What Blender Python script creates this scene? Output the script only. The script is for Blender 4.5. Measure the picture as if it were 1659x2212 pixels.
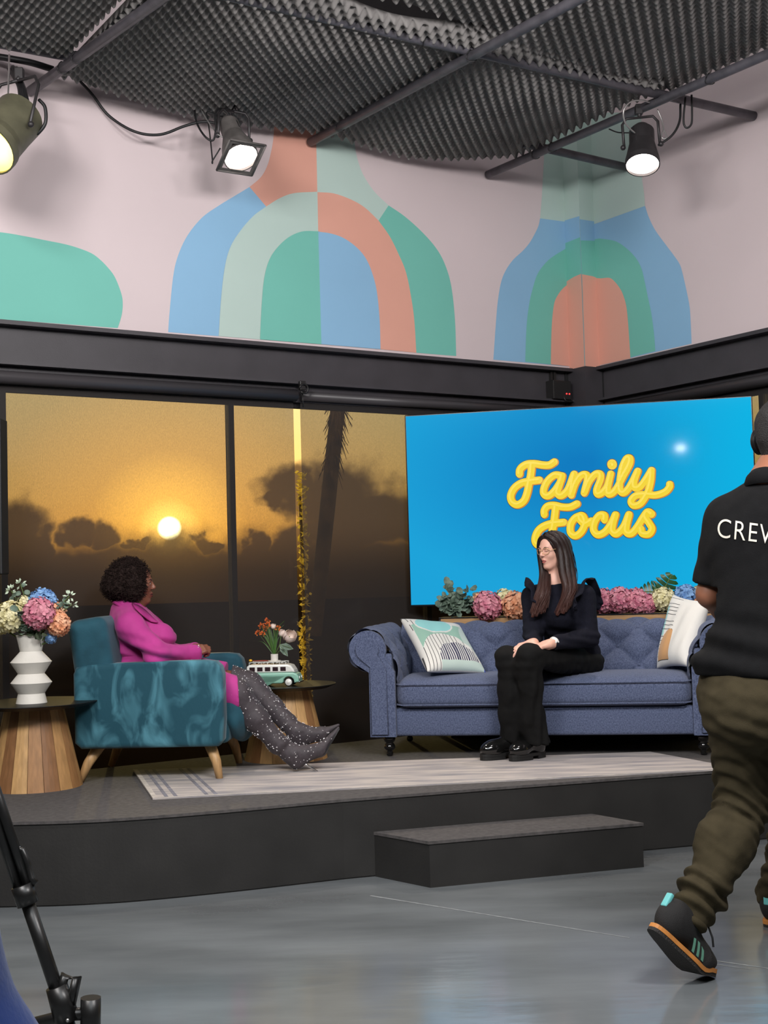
import bpy, bmesh, math, random
import numpy as np
from mathutils import Vector, Matrix, Euler
import openvdb

for o in list(bpy.data.objects):
    bpy.data.objects.remove(o)
SC = bpy.context.scene
COL = SC.collection
rnd = random.Random(7)
npr = np.random.RandomState(7)

def lin(r, g, b):
    f = lambda c: (c / 255 / 12.92) if c <= 10.3 else ((c / 255 + .055) / 1.055) ** 2.4
    return (f(r), f(g), f(b))

# ------------------------------------------------------------------ camera
FOC = 2805.0
ROLL, PITCH, EYE = math.radians(1.6), math.atan(.0542), Vector((0, 0, 1.3))
_rp = Matrix.Rotation(PITCH, 3, 'X')
CR = _rp @ Vector((math.cos(ROLL), 0, -math.sin(ROLL)))
CU = _rp @ Vector((math.sin(ROLL), 0, math.cos(ROLL)))
CF = _rp @ Vector((0, 1, 0))
cam_d = bpy.data.cameras.new('camera')
cam = bpy.data.objects.new('camera', cam_d)
COL.objects.link(cam)
cam_d.sensor_fit = 'VERTICAL'
cam_d.sensor_height = 36
cam_d.lens = FOC / 2212 * 36
cam_d.clip_start = .05
cam_d.clip_end = 500
m = Matrix((CR, CU, -CF)).transposed().to_4x4()
m.translation = EYE
cam.matrix_world = m
SC.camera = cam

def ray(x, y):
    return CF + CR * ((x - 829.5) / FOC) + CU * ((1106 - y) / FOC)
def at(x, y, Y):
    """world point seen at photo pixel (x, y) at real depth Y"""
    d = ray(x, y)
    return EYE + d * (Y / d.y)
def onz(x, y, z):
    d = ray(x, y)
    return EYE + d * ((z - EYE.z) / d.z)

# room frame: corner P0, e1 along the left wall, e2 along the right wall
TH = math.radians(57.2)
P0 = Vector((1.426, 9.0, 0))
E1 = Vector((-math.sin(TH), -math.cos(TH), 0))
E2 = Vector((math.cos(TH), -math.sin(TH), 0))
RM = Matrix((E1, E2, Vector((0, 0, 1)))).transposed().to_4x4()
RM.translation = P0
def W(a, b, z):
    return P0 + E1 * a + E2 * b + Vector((0, 0, z))
def onwall(x, y, which):
    n = E2 if which == 'L' else E1
    d = ray(x, y)
    P = EYE + d * ((P0 - EYE).dot(n) / d.dot(n))
    q = P - P0
    return (q.dot(E1) if which == 'L' else q.dot(E2), P.z)

# ------------------------------------------------------------------ view
SC.view_settings.view_transform = 'Standard'
SC.view_settings.look = 'None'
SC.view_settings.exposure = 0.0
SC.view_settings.gamma = 1
SC.view_settings.use_curve_mapping = False
cy = SC.cycles
cy.max_bounces = 8
cy.diffuse_bounces = 4
cy.glossy_bounces = 4
cy.transparent_max_bounces = 12
cy.sample_clamp_indirect = 4
cy.use_denoising = True

# ------------------------------------------------------------------ world: sunset sky outside the windows
wd = bpy.data.worlds.new('sunset')
SC.world = wd
wd.use_nodes = True
nt = wd.node_tree
nt.nodes.clear()
def N(t, kind, **kw):
    n = t.nodes.new(kind)
    for k, v in kw.items():
        setattr(n, k, v)
    return n
def L(t, a, b):
    t.links.new(a, b)
tc = N(nt, 'ShaderNodeTexCoord')
nrm = N(nt, 'ShaderNodeVectorMath', operation='NORMALIZE')
L(nt, tc.outputs['Generated'], nrm.inputs[0])
sep = N(nt, 'ShaderNodeSeparateXYZ')
L(nt, nrm.outputs[0], sep.inputs[0])
ramp = N(nt, 'ShaderNodeValToRGB')
SKY_K = 1.0
cr = ramp.color_ramp
cr.elements[0].position = .49
cr.elements[0].color = (.10, .06, .035, 1)
cr.elements[1].position = .515
cr.elements[1].color = (1.35, .62, .09, 1)
for p_, c_ in ((.535, (1.5, .86, .23)), (.57, (1.40, 1.01, .43)), (.60, (1.42, 1.08, .52)), (.70, (1.2, .9, .42)), (1.0, (.5, .5, .5))):
    e = cr.elements.new(p_)
    e.color = (*c_, 1)
mr = N(nt, 'ShaderNodeMapRange')
mr.inputs['From Min'].default_value = -1
L(nt, sep.outputs['Z'], mr.inputs['Value'])
L(nt, mr.outputs[0], ramp.inputs[0])
sund = ray(366, 1141).normalized()
dot = N(nt, 'ShaderNodeVectorMath', operation='DOT_PRODUCT')
L(nt, nrm.outputs[0], dot.inputs[0])
dot.inputs[1].default_value = sund
ac = N(nt, 'ShaderNodeMath', operation='ARCCOSINE')
L(nt, dot.outputs['Value'], ac.inputs[0])
sr = N(nt, 'ShaderNodeValToRGB')       # glow round the sun by angle
L(nt, N(nt, 'ShaderNodeMath', operation='MULTIPLY').outputs[0], sr.inputs[0])
mul = [n for n in nt.nodes if n.type == 'MATH' and n.operation == 'MULTIPLY'][0]
L(nt, ac.outputs[0], mul.inputs[0])
mul.inputs[1].default_value = 5.0
q = sr.color_ramp
q.elements[0].position = 0
q.elements[0].color = (34, 32, 22, 1)
q.elements[1].position = .026
q.elements[1].color = (28, 24, 12, 1)
for p_, c_ in ((.046, (4.5, 2.4, .4)), (.12, (2.6, 1.15, .10)), (.30, (1.0, .36, .02)), (.65, (.2, .06, 0)), (1, (0, 0, 0))):
    e = q.elements.new(p_)
    e.color = (*c_, 1)
add = N(nt, 'ShaderNodeMix', data_type='RGBA', blend_type='ADD')
add.inputs['Factor'].default_value = 1
L(nt, ramp.outputs[0], add.inputs['A'])
L(nt, sr.outputs[0], add.inputs['B'])
# dark evening clouds low over the horizon, in azimuth / elevation
at2 = N(nt, 'ShaderNodeMath', operation='ARCTAN2')
L(nt, sep.outputs['X'], at2.inputs[0])
L(nt, sep.outputs['Y'], at2.inputs[1])
cmb = N(nt, 'ShaderNodeCombineXYZ')
L(nt, at2.outputs[0], cmb.inputs[0])
L(nt, sep.outputs['Z'], cmb.inputs[1])
def mth(op, a, b=None):
    n = N(nt, 'ShaderNodeMath', operation=op)
    for k, v in enumerate((a, b)):
        if v is None:
            continue
        if isinstance(v, (int, float)):
            n.inputs[k].default_value = v
        else:
            L(nt, v, n.inputs[k])
    return n.outputs[0]
wn = N(nt, 'ShaderNodeTexNoise')
wn.inputs['Scale'].default_value = 42
wn.inputs['Detail'].default_value = 4
L(nt, cmb.outputs[0], wn.inputs['Vector'])
wsub = N(nt, 'ShaderNodeVectorMath', operation='SUBTRACT')
L(nt, wn.outputs['Color'], wsub.inputs[0])
wsub.inputs[1].default_value = (.5, .5, .5)
wmul = N(nt, 'ShaderNodeVectorMath', operation='SCALE')
L(nt, wsub.outputs[0], wmul.inputs[0])
wmul.inputs['Scale'].default_value = .040
wadd = N(nt, 'ShaderNodeVectorMath', operation='ADD')
L(nt, cmb.outputs[0], wadd.inputs[0])
L(nt, wmul.outputs[0], wadd.inputs[1])
def azel(x, y):
    d = ray(x, y).normalized()
    return math.atan2(d.x, d.y), d.z
dens = None
for (x, y, rx, ry) in ((35, 1160, 72, 72), (95, 1185, 40, 50), (168, 1150, 36, 34), (225, 1165, 52, 30), (300, 1180, 40, 16), (450, 1172, 40, 20),
                       (555, 1172, 34, 22), (610, 1178, 40, 26), (725, 1070, 105, 82), (635, 1052, 72, 55), (590, 1075, 34, 22), (815, 1115, 110, 75), (900, 1120, 90, 70),
                       (740, 1150, 130, 60), (560, 1195, 60, 22), (640, 1165, 70, 40), (1100, 1130, 160, 50), (1400, 1150, 180, 40), (-300, 1170, 200, 60), (2300, 1120, 400, 60)):
    a0, e0 = azel(x, y)
    v1 = N(nt, 'ShaderNodeVectorMath', operation='SUBTRACT')
    L(nt, wadd.outputs[0], v1.inputs[0])
    v1.inputs[1].default_value = (a0, e0, 0)
    v2 = N(nt, 'ShaderNodeVectorMath', operation='MULTIPLY')
    L(nt, v1.outputs[0], v2.inputs[0])
    v2.inputs[1].default_value = (2805 / rx, 2805 / ry, 0)
    v3 = N(nt, 'ShaderNodeVectorMath', operation='LENGTH')
    L(nt, v2.outputs[0], v3.inputs[0])
    mrn = N(nt, 'ShaderNodeMapRange', interpolation_type='SMOOTHSTEP')
    L(nt, v3.outputs['Value'], mrn.inputs['Value'])
    mrn.inputs['From Min'].default_value = .62
    mrn.inputs['From Max'].default_value = 1.3
    mrn.inputs['To Min'].default_value = 1
    mrn.inputs['To Max'].default_value = 0
    dens = mrn.outputs[0] if dens is None else mth('MAXIMUM', dens, mrn.outputs[0])
sp2 = N(nt, 'ShaderNodeSeparateXYZ')
L(nt, wadd.outputs[0], sp2.inputs[0])
bank = N(nt, 'ShaderNodeMapRange', interpolation_type='SMOOTHSTEP')      # the cloud bank all round the horizon
L(nt, sp2.outputs['Y'], bank.inputs['Value'])
bank.inputs['From Min'].default_value = .024
bank.inputs['From Max'].default_value = .054
bank.inputs['To Min'].default_value = 1
bank.inputs['To Max'].default_value = 0
dens = mth('MAXIMUM', dens, bank.outputs[0])
ccol = N(nt, 'ShaderNodeMix', data_type='RGBA', blend_type='ADD')
ccol.inputs['Factor'].default_value = .10
ccol.inputs['A'].default_value = (.15, .085, .042, 1)
L(nt, sr.outputs[0], ccol.inputs['B'])
lowm = N(nt, 'ShaderNodeMapRange', interpolation_type='SMOOTHSTEP')      # the bank darkens towards the horizon
L(nt, sep.outputs['Z'], lowm.inputs['Value'])
lowm.inputs['From Min'].default_value = .004
lowm.inputs['From Max'].default_value = .050
lowm.inputs['To Min'].default_value = .04
lowm.inputs['To Max'].default_value = 1
cdk = N(nt, 'ShaderNodeVectorMath', operation='SCALE')
L(nt, ccol.outputs['Result'], cdk.inputs[0])
L(nt, lowm.outputs[0], cdk.inputs['Scale'])
cm = N(nt, 'ShaderNodeMix', data_type='RGBA')
L(nt, mth('MULTIPLY', dens, .95), cm.inputs['Factor'])
L(nt, add.outputs['Result'], cm.inputs['A'])
L(nt, cdk.outputs[0], cm.inputs['B'])
bg = N(nt, 'ShaderNodeBackground')
bg.inputs['Strength'].default_value = SKY_K
L(nt, cm.outputs['Result'], bg.inputs['Color'])
wo = N(nt, 'ShaderNodeOutputWorld')
L(nt, bg.outputs[0], wo.inputs['Surface'])

sl = bpy.data.lights.new('low_sun', 'SUN')      # the setting sun itself, in the direction of its disc
sl.energy = 1.6
sl.color = (1, .74, .26)
sl.angle = math.radians(.6)
so_ = bpy.data.objects.new('low_sun', sl)
COL.objects.link(so_)
so_.rotation_euler = (-sund).to_track_quat('-Z', 'Y').to_euler()
so_.location = sund * 60

# ------------------------------------------------------------------ studio lights off-frame
def area(name, loc, target, size, power, col=(1, 1, 1), spread=180, size_y=None):
    d = bpy.data.lights.new(name, 'AREA')
    d.energy = power
    d.color = col
    d.shape = 'RECTANGLE' if size_y else 'DISK'
    d.size = size
    if size_y:
        d.size_y = size_y
    d.spread = math.radians(spread)
    o = bpy.data.objects.new(name, d)
    COL.objects.link(o)
    o.location = loc
    o.rotation_euler = (Vector(target) - Vector(loc)).to_track_quat('-Z', 'Y').to_euler()
    return o
area('studio_panel_light', (-1.8, 2.2, 3.75), (-.6, 7.4, 1.2), 1.2, 120, (1, .965, .94), size_y=.8)
area('studio_panel_light', (1.4, 2.4, 3.75), (.6, 7.4, 1.2), 1.2, 140, (1, .965, .95), size_y=.8)
area('mural_wash_light', (1.3, 4.7, 4.08), (-.9, 7.8, 3.2), .4, 33, (1, .95, .95), size_y=.4)
area('mural_wash_light', (-1.9, 4.2, 4.08), (1.5, 8.6, 3.1), .4, 46, (1, .95, .95), size_y=.4)
area('house_light', (0, 1.0, 3.9), (0, 2.6, 0), 2.5, 75, (.9, .96, 1), size_y=2.5)

# ------------------------------------------------------------------ material helpers
MATS = {}
def mat(name, col, rough=.6, metal=0.0, var=.0, vscale=8., bump=0., bscale=120., emit=None, ek=1.0, sheen=0., coat=0., spec=.5, col2=None, stretch=(1, 1, 1), trans=0., detail=4., sub=0.):
    if name in MATS:
        return MATS[name]
    M = bpy.data.materials.new(name)
    M.use_nodes = True
    t = M.node_tree
    b = t.nodes['Principled BSDF']
    b.inputs['Base Color'].default_value = (*col, 1)
    b.inputs['Roughness'].default_value = rough
    b.inputs['Metallic'].default_value = metal
    b.inputs['Specular IOR Level'].default_value = spec
    b.inputs['Sheen Weight'].default_value = sheen
    b.inputs['Coat Weight'].default_value = coat
    b.inputs['Transmission Weight'].default_value = trans
    if sub:
        b.inputs['Subsurface Weight'].default_value = sub
        b.inputs['Subsurface Radius'].default_value = (.012, .005, .003)
    if emit:
        b.inputs['Emission Color'].default_value = (*emit, 1)
        b.inputs['Emission Strength'].default_value = ek
    if var or bump:
        c = N(t, 'ShaderNodeTexCoord')
        mp = N(t, 'ShaderNodeMapping')
        mp.inputs['Scale'].default_value = stretch
        L(t, c.outputs['Object'], mp.inputs['Vector'])
    if var:
        n = N(t, 'ShaderNodeTexNoise')
        n.inputs['Scale'].default_value = vscale
        n.inputs['Detail'].default_value = detail
        L(t, mp.outputs[0], n.inputs['Vector'])
        r = N(t, 'ShaderNodeValToRGB')
        c2 = col2 or tuple(x * (1 - var) for x in col)
        r.color_ramp.elements[0].position = .3
        r.color_ramp.elements[0].color = (*c2, 1)
        r.color_ramp.elements[1].position = .7
        r.color_ramp.elements[1].color = (*(tuple(min(1, x * (1 + var * .6)) for x in col) if not col2 else col), 1)
        L(t, n.outputs['Fac'], r.inputs[0])
        L(t, r.outputs[0], b.inputs['Base Color'])
    if bump:
        n2 = N(t, 'ShaderNodeTexNoise')
        n2.inputs['Scale'].default_value = bscale
        n2.inputs['Detail'].default_value = 3
        L(t, mp.outputs[0], n2.inputs['Vector'])
        bn = N(t, 'ShaderNodeBump')
        bn.inputs['Strength'].default_value = bump
        bn.inputs['Distance'].default_value = .01
        L(t, n2.outputs['Fac'], bn.inputs['Height'])
        L(t, bn.outputs[0], b.inputs['Normal'])
    MATS[name] = M
    return M

# ------------------------------------------------------------------ object helpers
def thing(name, label, cat, loc=(0, 0, 0), rz=0., group=None):
    o = bpy.data.objects.new(name, None)
    COL.objects.link(o)
    o.location = loc
    o.rotation_euler = (0, 0, rz)
    o['label'] = label
    o['category'] = cat
    if group:
        o['group'] = group
    bpy.context.view_layer.update()
    return o
def tag(o, label, cat, group=None):
    o['label'] = label
    o['category'] = cat
    if group:
        o['group'] = group
    return o
def link(name, me, parent=None, world=True):
    """me holds world coordinates when world and parent is given"""
    o = bpy.data.objects.new(name, me)
    COL.objects.link(o)
    if parent is not None:
        o.parent = parent
        if world:
            bpy.context.view_layer.update()
            o.matrix_parent_inverse = parent.matrix_world.inverted()
    return o
def mesh(name, verts, faces, m, parent=None, smooth=False, world=False, mats=None, mi=None):
    me = bpy.data.meshes.new(name)
    me.from_pydata([tuple(v) for v in verts], [], [tuple(f) for f in faces])
    for x in (mats or [m]):
        me.materials.append(x)
    if mi is not None:
        me.polygons.foreach_set('material_index', mi)
    if smooth:
        me.polygons.foreach_set('use_smooth', [True] * len(me.polygons))
    me.update()
    return link(name, me, parent, world)
class MB:
    """collects shapes, builds ONE mesh object"""
    def __init__(s):
        s.v = []
        s.f = []
        s.sm = []
    def add(s, v, f, smooth=False):
        n = len(s.v)
        s.v += [tuple(x) for x in v]
        s.f += [tuple(i + n for i in q) for q in f]
        s.sm += [smooth] * len(f)
        return s
    def box(s, lo, hi, M=None, bev=0.):
        lo, hi = Vector(lo), Vector(hi)
        if bev > 0:
            bm = bmesh.new()
            bmesh.ops.create_cube(bm, size=1)
            for v in bm.verts:
                v.co = Vector(((v.co.x + .5) * (hi.x - lo.x) + lo.x, (v.co.y + .5) * (hi.y - lo.y) + lo.y, (v.co.z + .5) * (hi.z - lo.z) + lo.z))
            bmesh.ops.bevel(bm, geom=list(bm.edges), offset=bev, segments=3 if bev > .01 else 2, profile=.5, affect='EDGES')
            bm.verts.index_update()
            v = [x.co.copy() for x in bm.verts]
            f = [[y.index for y in x.verts] for x in bm.faces]
            bm.free()
        else:
            v = [Vector((x, y, z)) for x in (lo.x, hi.x) for y in (lo.y, hi.y) for z in (lo.z, hi.z)]
            f = [(0, 1, 3, 2), (4, 6, 7, 5), (0, 4, 5, 1), (2, 3, 7, 6), (0, 2, 6, 4), (1, 5, 7, 3)]
        if M is not None:
            v = [M @ x for x in v]
        return s.add(v, f, bev > .008)
    def tube(s, pts, r, n=10, cap=True, closed=False):
        pts = [Vector(p) for p in pts]
        rr = list(r) if isinstance(r, (list, tuple)) else [r] * len(pts)
        v = []
        up = None
        k = len(pts)
        for i, p in enumerate(pts):
            if closed:
                t = pts[(i + 1) % k] - pts[i - 1]
            else:
                t = pts[min(i + 1, k - 1)] - pts[max(i - 1, 0)]
            t = t.normalized() if t.length > 1e-9 else Vector((0, 0, 1))
            if up is None:
                up = Vector((0, 0, 1)) if abs(t.z) < .9 else Vector((1, 0, 0))
            x = t.cross(up)
            x = x.normalized() if x.length > 1e-6 else t.orthogonal().normalized()
            y = x.cross(t).normalized()
            up = y
            for j in range(n):
                a = 2 * math.pi * j / n
                v.append(p + x * math.cos(a) * rr[i] + y * math.sin(a) * rr[i])
        f = []
        for i in range(k if closed else k - 1):
            i2 = (i + 1) % k
            for j in range(n):
                j2 = (j + 1) % n
                f.append((i * n + j, i * n + j2, i2 * n + j2, i2 * n + j))
        s.add(v, f, True)
        if cap and not closed:
            b = len(s.v) - len(v)
            s.f += [tuple(b + j for j in range(n))[::-1], tuple(b + (k - 1) * n + j for j in range(n))]
            s.sm += [False, False]
        return s
    def lathe(s, prof, n=32, M=None, smooth=True):
        v = []
        for r, z in prof:
            for j in range(n):
                a = 2 * math.pi * j / n
                v.append(Vector((r * math.cos(a), r * math.sin(a), z)))
        f = []
        for i in range(len(prof) - 1):
            for j in range(n):
                j2 = (j + 1) % n
                f.append((i * n + j, i * n + j2, (i + 1) * n + j2, (i + 1) * n + j))
        f.append(tuple(range(n))[::-1])
        f.append(tuple((len(prof) - 1) * n + j for j in range(n)))
        if M is not None:
            v = [M @ x for x in v]
        s.add(v, f, smooth)
        s.sm[-1] = s.sm[-2] = False
        return s
    def prism(s, poly, z0, z1, M=None):
        n = len(poly)
        v = [Vector((x, y, z0)) for x, y in poly] + [Vector((x, y, z1)) for x, y in poly]
        f = [tuple(range(n))[::-1], tuple(range(n, 2 * n))] + [(i, (i + 1) % n, (i + 1) % n + n, i + n) for i in range(n)]
        if M is not None:
            v = [M @ x for x in v]
        return s.add(v, f)
    def ball(s, c, r, n=10, sq=(1, 1, 1), M=None):
        v, f = [], []
        h = max(4, n // 2)
        for i in range(h + 1):
            t = math.pi * i / h
            for j in range(n):
                a = 2 * math.pi * j / n
                p = Vector((math.sin(t) * math.cos(a) * sq[0], math.sin(t) * math.sin(a) * sq[1], math.cos(t) * sq[2])) * r
                v.append((M @ p if M is not None else p) + Vector(c))
        for i in range(h):
            for j in range(n):
                j2 = (j + 1) % n
                f.append((i * n + j, (i + 1) * n + j, (i + 1) * n + j2, i * n + j2))
        return s.add(v, f, True)
    def build(s, name, m, parent=None, world=False, fix=True):
        me = bpy.data.meshes.new(name)
        me.from_pydata(s.v, [], s.f)
        me.materials.append(m)
        me.polygons.foreach_set('use_smooth', s.sm)
        if fix:
            bm = bmesh.new()
            bm.from_mesh(me)
            bmesh.ops.recalc_face_normals(bm, faces=bm.faces)
            bm.to_mesh(me)
            bm.free()
        me.update()
        return link(name, me, parent, world)
def spline(pts, n=8, closed=False):
    """Catmull-Rom through the points (any dimension)"""
    P = [np.array(p, float) for p in pts]
    k = len(P)
    out = []
    for i in range(k if closed else k - 1):
        p0 = P[i - 1] if (closed or i > 0) else 2 * P[0] - P[1]
        p1, p2 = P[i], P[(i + 1) % k]
        p3 = P[(i + 2) % k] if (closed or i + 2 < k) else 2 * P[-1] - P[-2]
        for j in range(n):
            t = j / n
            out.append(.5 * ((2 * p1) + (p2 - p0) * t + (2 * p0 - 5 * p1 + 4 * p2 - p3) * t * t + (3 * p1 - p0 - 3 * p2 + p3) * t ** 3))
    if not closed:
        out.append(P[-1])
    return out
def struct(o):
    o['kind'] = 'structure'
    return o
def dup(root, loc=None, rz=None, label=None):
    r = root.copy()
    COL.objects.link(r)
    if loc is not None:
        r.location = loc
    if rz is not None:
        r.rotation_euler = (0, 0, rz)
    if label:
        r['label'] = label
    for ch in list(root.children):
        c = ch.copy()
        COL.objects.link(c)
        c.parent = r
        for g in ch.children:
            d = g.copy()
            COL.objects.link(d)
            d.parent = c
    return r

# ------------------------------------------------------------------ signed-distance modelling for soft bodies
class SDF:
    def __init__(s, vox=.006):
        s.p = []
        s.vox = vox
    def cap(s, a, ra, b, rb, k=.02, sub=False):
        s.p.append(('c', np.array(a, float), ra, np.array(b, float), rb, k, sub))
        return s
    def chain(s, pts, rs, k=.02):
        for i in range(len(pts) - 1):
            s.cap(pts[i], rs[i], pts[i + 1], rs[i + 1], k)
        return s
    def ell(s, c, r, R=None, k=.02, sub=False):
        s.p.append(('e', np.array(c, float), np.array(r, float), np.eye(3) if R is None else np.array(R, float), 0, k, sub))
        return s
    def box(s, c, h, R=None, rd=.01, k=.01, sub=False):
        s.p.append(('b', np.array(c, float), np.array(h, float), np.eye(3) if R is None else np.array(R, float), rd, k, sub))
        return s
    def cut(s, p, n, size=.14, k=.004):
        """flat cut: removes what lies beyond point p on the side n points to"""
        n = Vector(n).normalized()
        t = n.orthogonal().normalized()
        R = np.array(Matrix((n, t, n.cross(t))).transposed())
        return s.box(Vector(p) + n * size, (size, size, size), R, .003, k, True)
    def mesh(s, name, m, parent=None, disp=None, relax=0, keep=None, world=True):
        lo, hi = [], []
        for q in s.p:
            if q[0] == 'c':
                r = max(q[2], q[4])
                lo.append(np.minimum(q[1], q[3]) - r)
                hi.append(np.maximum(q[1], q[3]) + r)
            else:
                ext = np.abs(q[3]) @ q[2] + q[4]
                lo.append(q[1] - ext)
                hi.append(q[1] + ext)
        pad = 5 * s.vox
        glo = np.min([l for l, q in zip(lo, s.p) if not q[6]], axis=0) - pad
        ghi = np.max([h for h, q in zip(hi, s.p) if not q[6]], axis=0) + pad
        n = np.ceil((ghi - glo) / s.vox).astype(int) + 1
        D = np.full(n, 1.0, np.float32)
        ax = [glo[i] + np.arange(n[i]) * s.vox for i in range(3)]
        for q, l, h in zip(s.p, lo, hi):
            mg = q[5] + 4 * s.vox
            i0 = np.maximum(((l - mg - glo) / s.vox).astype(int), 0)
            i1 = np.minimum(np.ceil((h + mg - glo) / s.vox).astype(int) + 1, n)
            if (i1 <= i0).any():
                continue
            sl = tuple(slice(i0[i], i1[i]) for i in range(3))
            X = ax[0][sl[0]][:, None, None]
            Y = ax[1][sl[1]][None, :, None]
            Z = ax[2][sl[2]][None, None, :]
            if q[0] == 'c':
                a, ra, b, rb = q[1:5]
                ba = b - a
                dd = max(ba @ ba, 1e-9)
                hh = np.clip(((X - a[0]) * ba[0] + (Y - a[1]) * ba[1] + (Z - a[2]) * ba[2]) / dd, 0, 1)
                d = np.sqrt((X - a[0] - ba[0] * hh) ** 2 + (Y - a[1] - ba[1] * hh) ** 2 + (Z - a[2] - ba[2] * hh) ** 2) - (ra + (rb - ra) * hh)
            else:
                c, r, R, rd = q[1:5]
                x, y, z = X - c[0], Y - c[1], Z - c[2]
                lx = R[0, 0] * x + R[1, 0] * y + R[2, 0] * z
                ly = R[0, 1] * x + R[1, 1] * y + R[2, 1] * z
                lz = R[0, 2] * x + R[1, 2] * y + R[2, 2] * z
                if q[0] == 'e':
                    k0 = np.sqrt((lx / r[0]) ** 2 + (ly / r[1]) ** 2 + (lz / r[2]) ** 2)
                    k1 = np.sqrt((lx / r[0] ** 2) ** 2 + (ly / r[1] ** 2) ** 2 + (lz / r[2] ** 2) ** 2)
                    d = k0 * (k0 - 1) / np.maximum(k1, 1e-6)
                else:
                    qx, qy, qz = np.abs(lx) - r[0] + rd, np.abs(ly) - r[1] + rd, np.abs(lz) - r[2] + rd
                    d = np.sqrt(np.maximum(qx, 0) ** 2 + np.maximum(qy, 0) ** 2 + np.maximum(qz, 0) ** 2) + np.minimum(np.maximum(qx, np.maximum(qy, qz)), 0) - rd
            k = max(q[5], 1e-4)
            cur = D[sl]
            if q[6]:
                hh = np.maximum(k - np.abs(-d - cur), 0) / k
                D[sl] = np.maximum(cur, -d) + hh * hh * k * .25
            else:
                hh = np.maximum(k - np.abs(d - cur), 0) / k
                D[sl] = np.minimum(cur, d) - hh * hh * k * .25
        g = openvdb.FloatGrid(1.0)
        g.copyFromArray(D)
        pts, tri, quad = g.convertToPolygons(isovalue=0.0)
        P = pts * s.vox + glo
        F = [tuple(f) for f in quad] + [tuple(f) for f in tri]
        me = bpy.data.meshes.new(name)
        me.from_pydata(P.tolist(), [], F)
        bm = bmesh.new()
        bm.from_mesh(me)
        if keep is not None:
            kill = [v for v in bm.verts if not keep(v.co)]
            bmesh.ops.delete(bm, geom=kill, context='VERTS')
        bmesh.ops.recalc_face_normals(bm, faces=bm.faces)
        for _ in range(relax):
            bmesh.ops.smooth_vert(bm, verts=bm.verts, factor=.5, use_axis_x=True, use_axis_y=True, use_axis_z=True)
        bm.normal_update()
        if disp is not None:
            P = np.array([v.co[:] for v in bm.verts])
            nn = np.array([v.normal[:] for v in bm.verts])
            P2 = P + nn * np.asarray(disp(P, nn))[:, None]
            for v, c in zip(bm.verts, P2):
                v.co = c
        bm.to_mesh(me)
        bm.free()
        me.materials.append(m)
        me.polygons.foreach_set('use_smooth', [True] * len(me.polygons))
        me.update()
        return link(name, me, parent, world)
def vnoise(P, s, seed=0):
    """cheap smooth noise: sum of rotated sines, about -1..1"""
    r = np.random.RandomState(seed)
    out = np.zeros(len(P))
    for i in range(6):
        d = r.normal(size=3)
        d /= np.linalg.norm(d)
        out += np.sin(P @ d * s * (1 + .35 * i) + r.rand() * 6.28) / (1 + .3 * i)
    return out / 3.2
from mathutils.geometry import tessellate_polygon
# ================================================================== ROOM SHELL
PINK = lin(209, 194, 196)
M_pink = mat('mural_pink_paint', PINK, .75, var=.03, vscale=1.5)
M_black = mat('black_paint', (.012, .012, .013), .55, bump=.05, bscale=60)
M_steel = mat('dark_beam_paint', (.043, .039, .045), .5, var=.15, vscale=6, bump=.06, bscale=150)
M_floor = mat('grey_vinyl_floor', (.165, .180, .190), .14, var=.32, vscale=1.5, bump=.10, bscale=6, stretch=(.7, 2.2, 1), detail=10)
M_studio = mat('studio_black_wall', (.02, .02, .022), .9, var=.1)
M_pipe = mat('pipe_grey_paint', (.095, .09, .105), .45, var=.35, vscale=14, bump=.1, bscale=80)
M_cable = mat('black_rubber', (.008, .008, .009), .5)
M_wire = mat('galvanised_wire', (.45, .44, .43), .35, metal=.8)
M_chrome = mat('chrome', (.6, .6, .6), .2, metal=1)

def rbox(name, lo, hi, m, parent=None, bev=0):
    o = MB().box(lo, hi, RM, bev).build(name, m, parent)
    return o
struct(rbox('floor', (-.1, -.1, -.1), (9.5, 9.5, 0), M_floor))
# scratch lines on the floor
sc_m = mat('floor_scratch', (.27, .29, .30), .6, var=.4, vscale=30)
fl = bpy.data.objects['floor']
for k, (p, q, w) in enumerate((((800, 1935), (1360, 2026), .006), ((1450, 2062), (1659, 2092), .006), ((1455, 2070), (1620, 2094), .004))):
    A, B = onz(*p, 0), onz(*q, 0)
    d = (B - A).normalized().cross(Vector((0, 0, 1))) * w
    MB().add([A - d + Vector((0, 0, .0008)), A + d + Vector((0, 0, .0008)), B + d * .5 + Vector((0, 0, .0008)), B - d * .5 + Vector((0, 0, .0008))], [(0, 1, 2, 3)]).build('scratch_line', sc_m, fl)
struct(rbox('ceiling', (-.1, -.1, 4.9), (9.5, 9.5, 5.0), M_studio))
struct(rbox('wall_rear', (9.4, -.1, 0), (9.5, 9.5, 5), M_studio))
struct(rbox('wall_side', (-.1, 9.4, 0), (9.5, 9.5, 5), M_studio))
# left wall: mural above the beam, glazing below; right wall the same
ZB = 2.735
wl = struct(MB().box((-.1, -.14, ZB), (9.4, 0, 4.9), RM).build('wall_left', M_pink))
MB().box((-.1, -.14, 0), (9.4, -.02, .08), RM).box((6.95, -.14, .08), (9.4, -.02, ZB), RM).box((-.1, -.14, .08), (.16, -.02, ZB), RM).build('window_surround', M_black, wl)
wr = struct(MB().box((-.14, 0, ZB), (0, 9.4, 4.9), RM).build('wall_right', M_pink))
MB().box((-.14, 0, 0), (-.02, 9.4, .08), RM).box((-.14, 4.4, .08), (-.02, 9.4, ZB), RM).box((-.14, 0, .08), (-.02, .16, ZB), RM).build('window_surround', M_black, wr)

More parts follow.
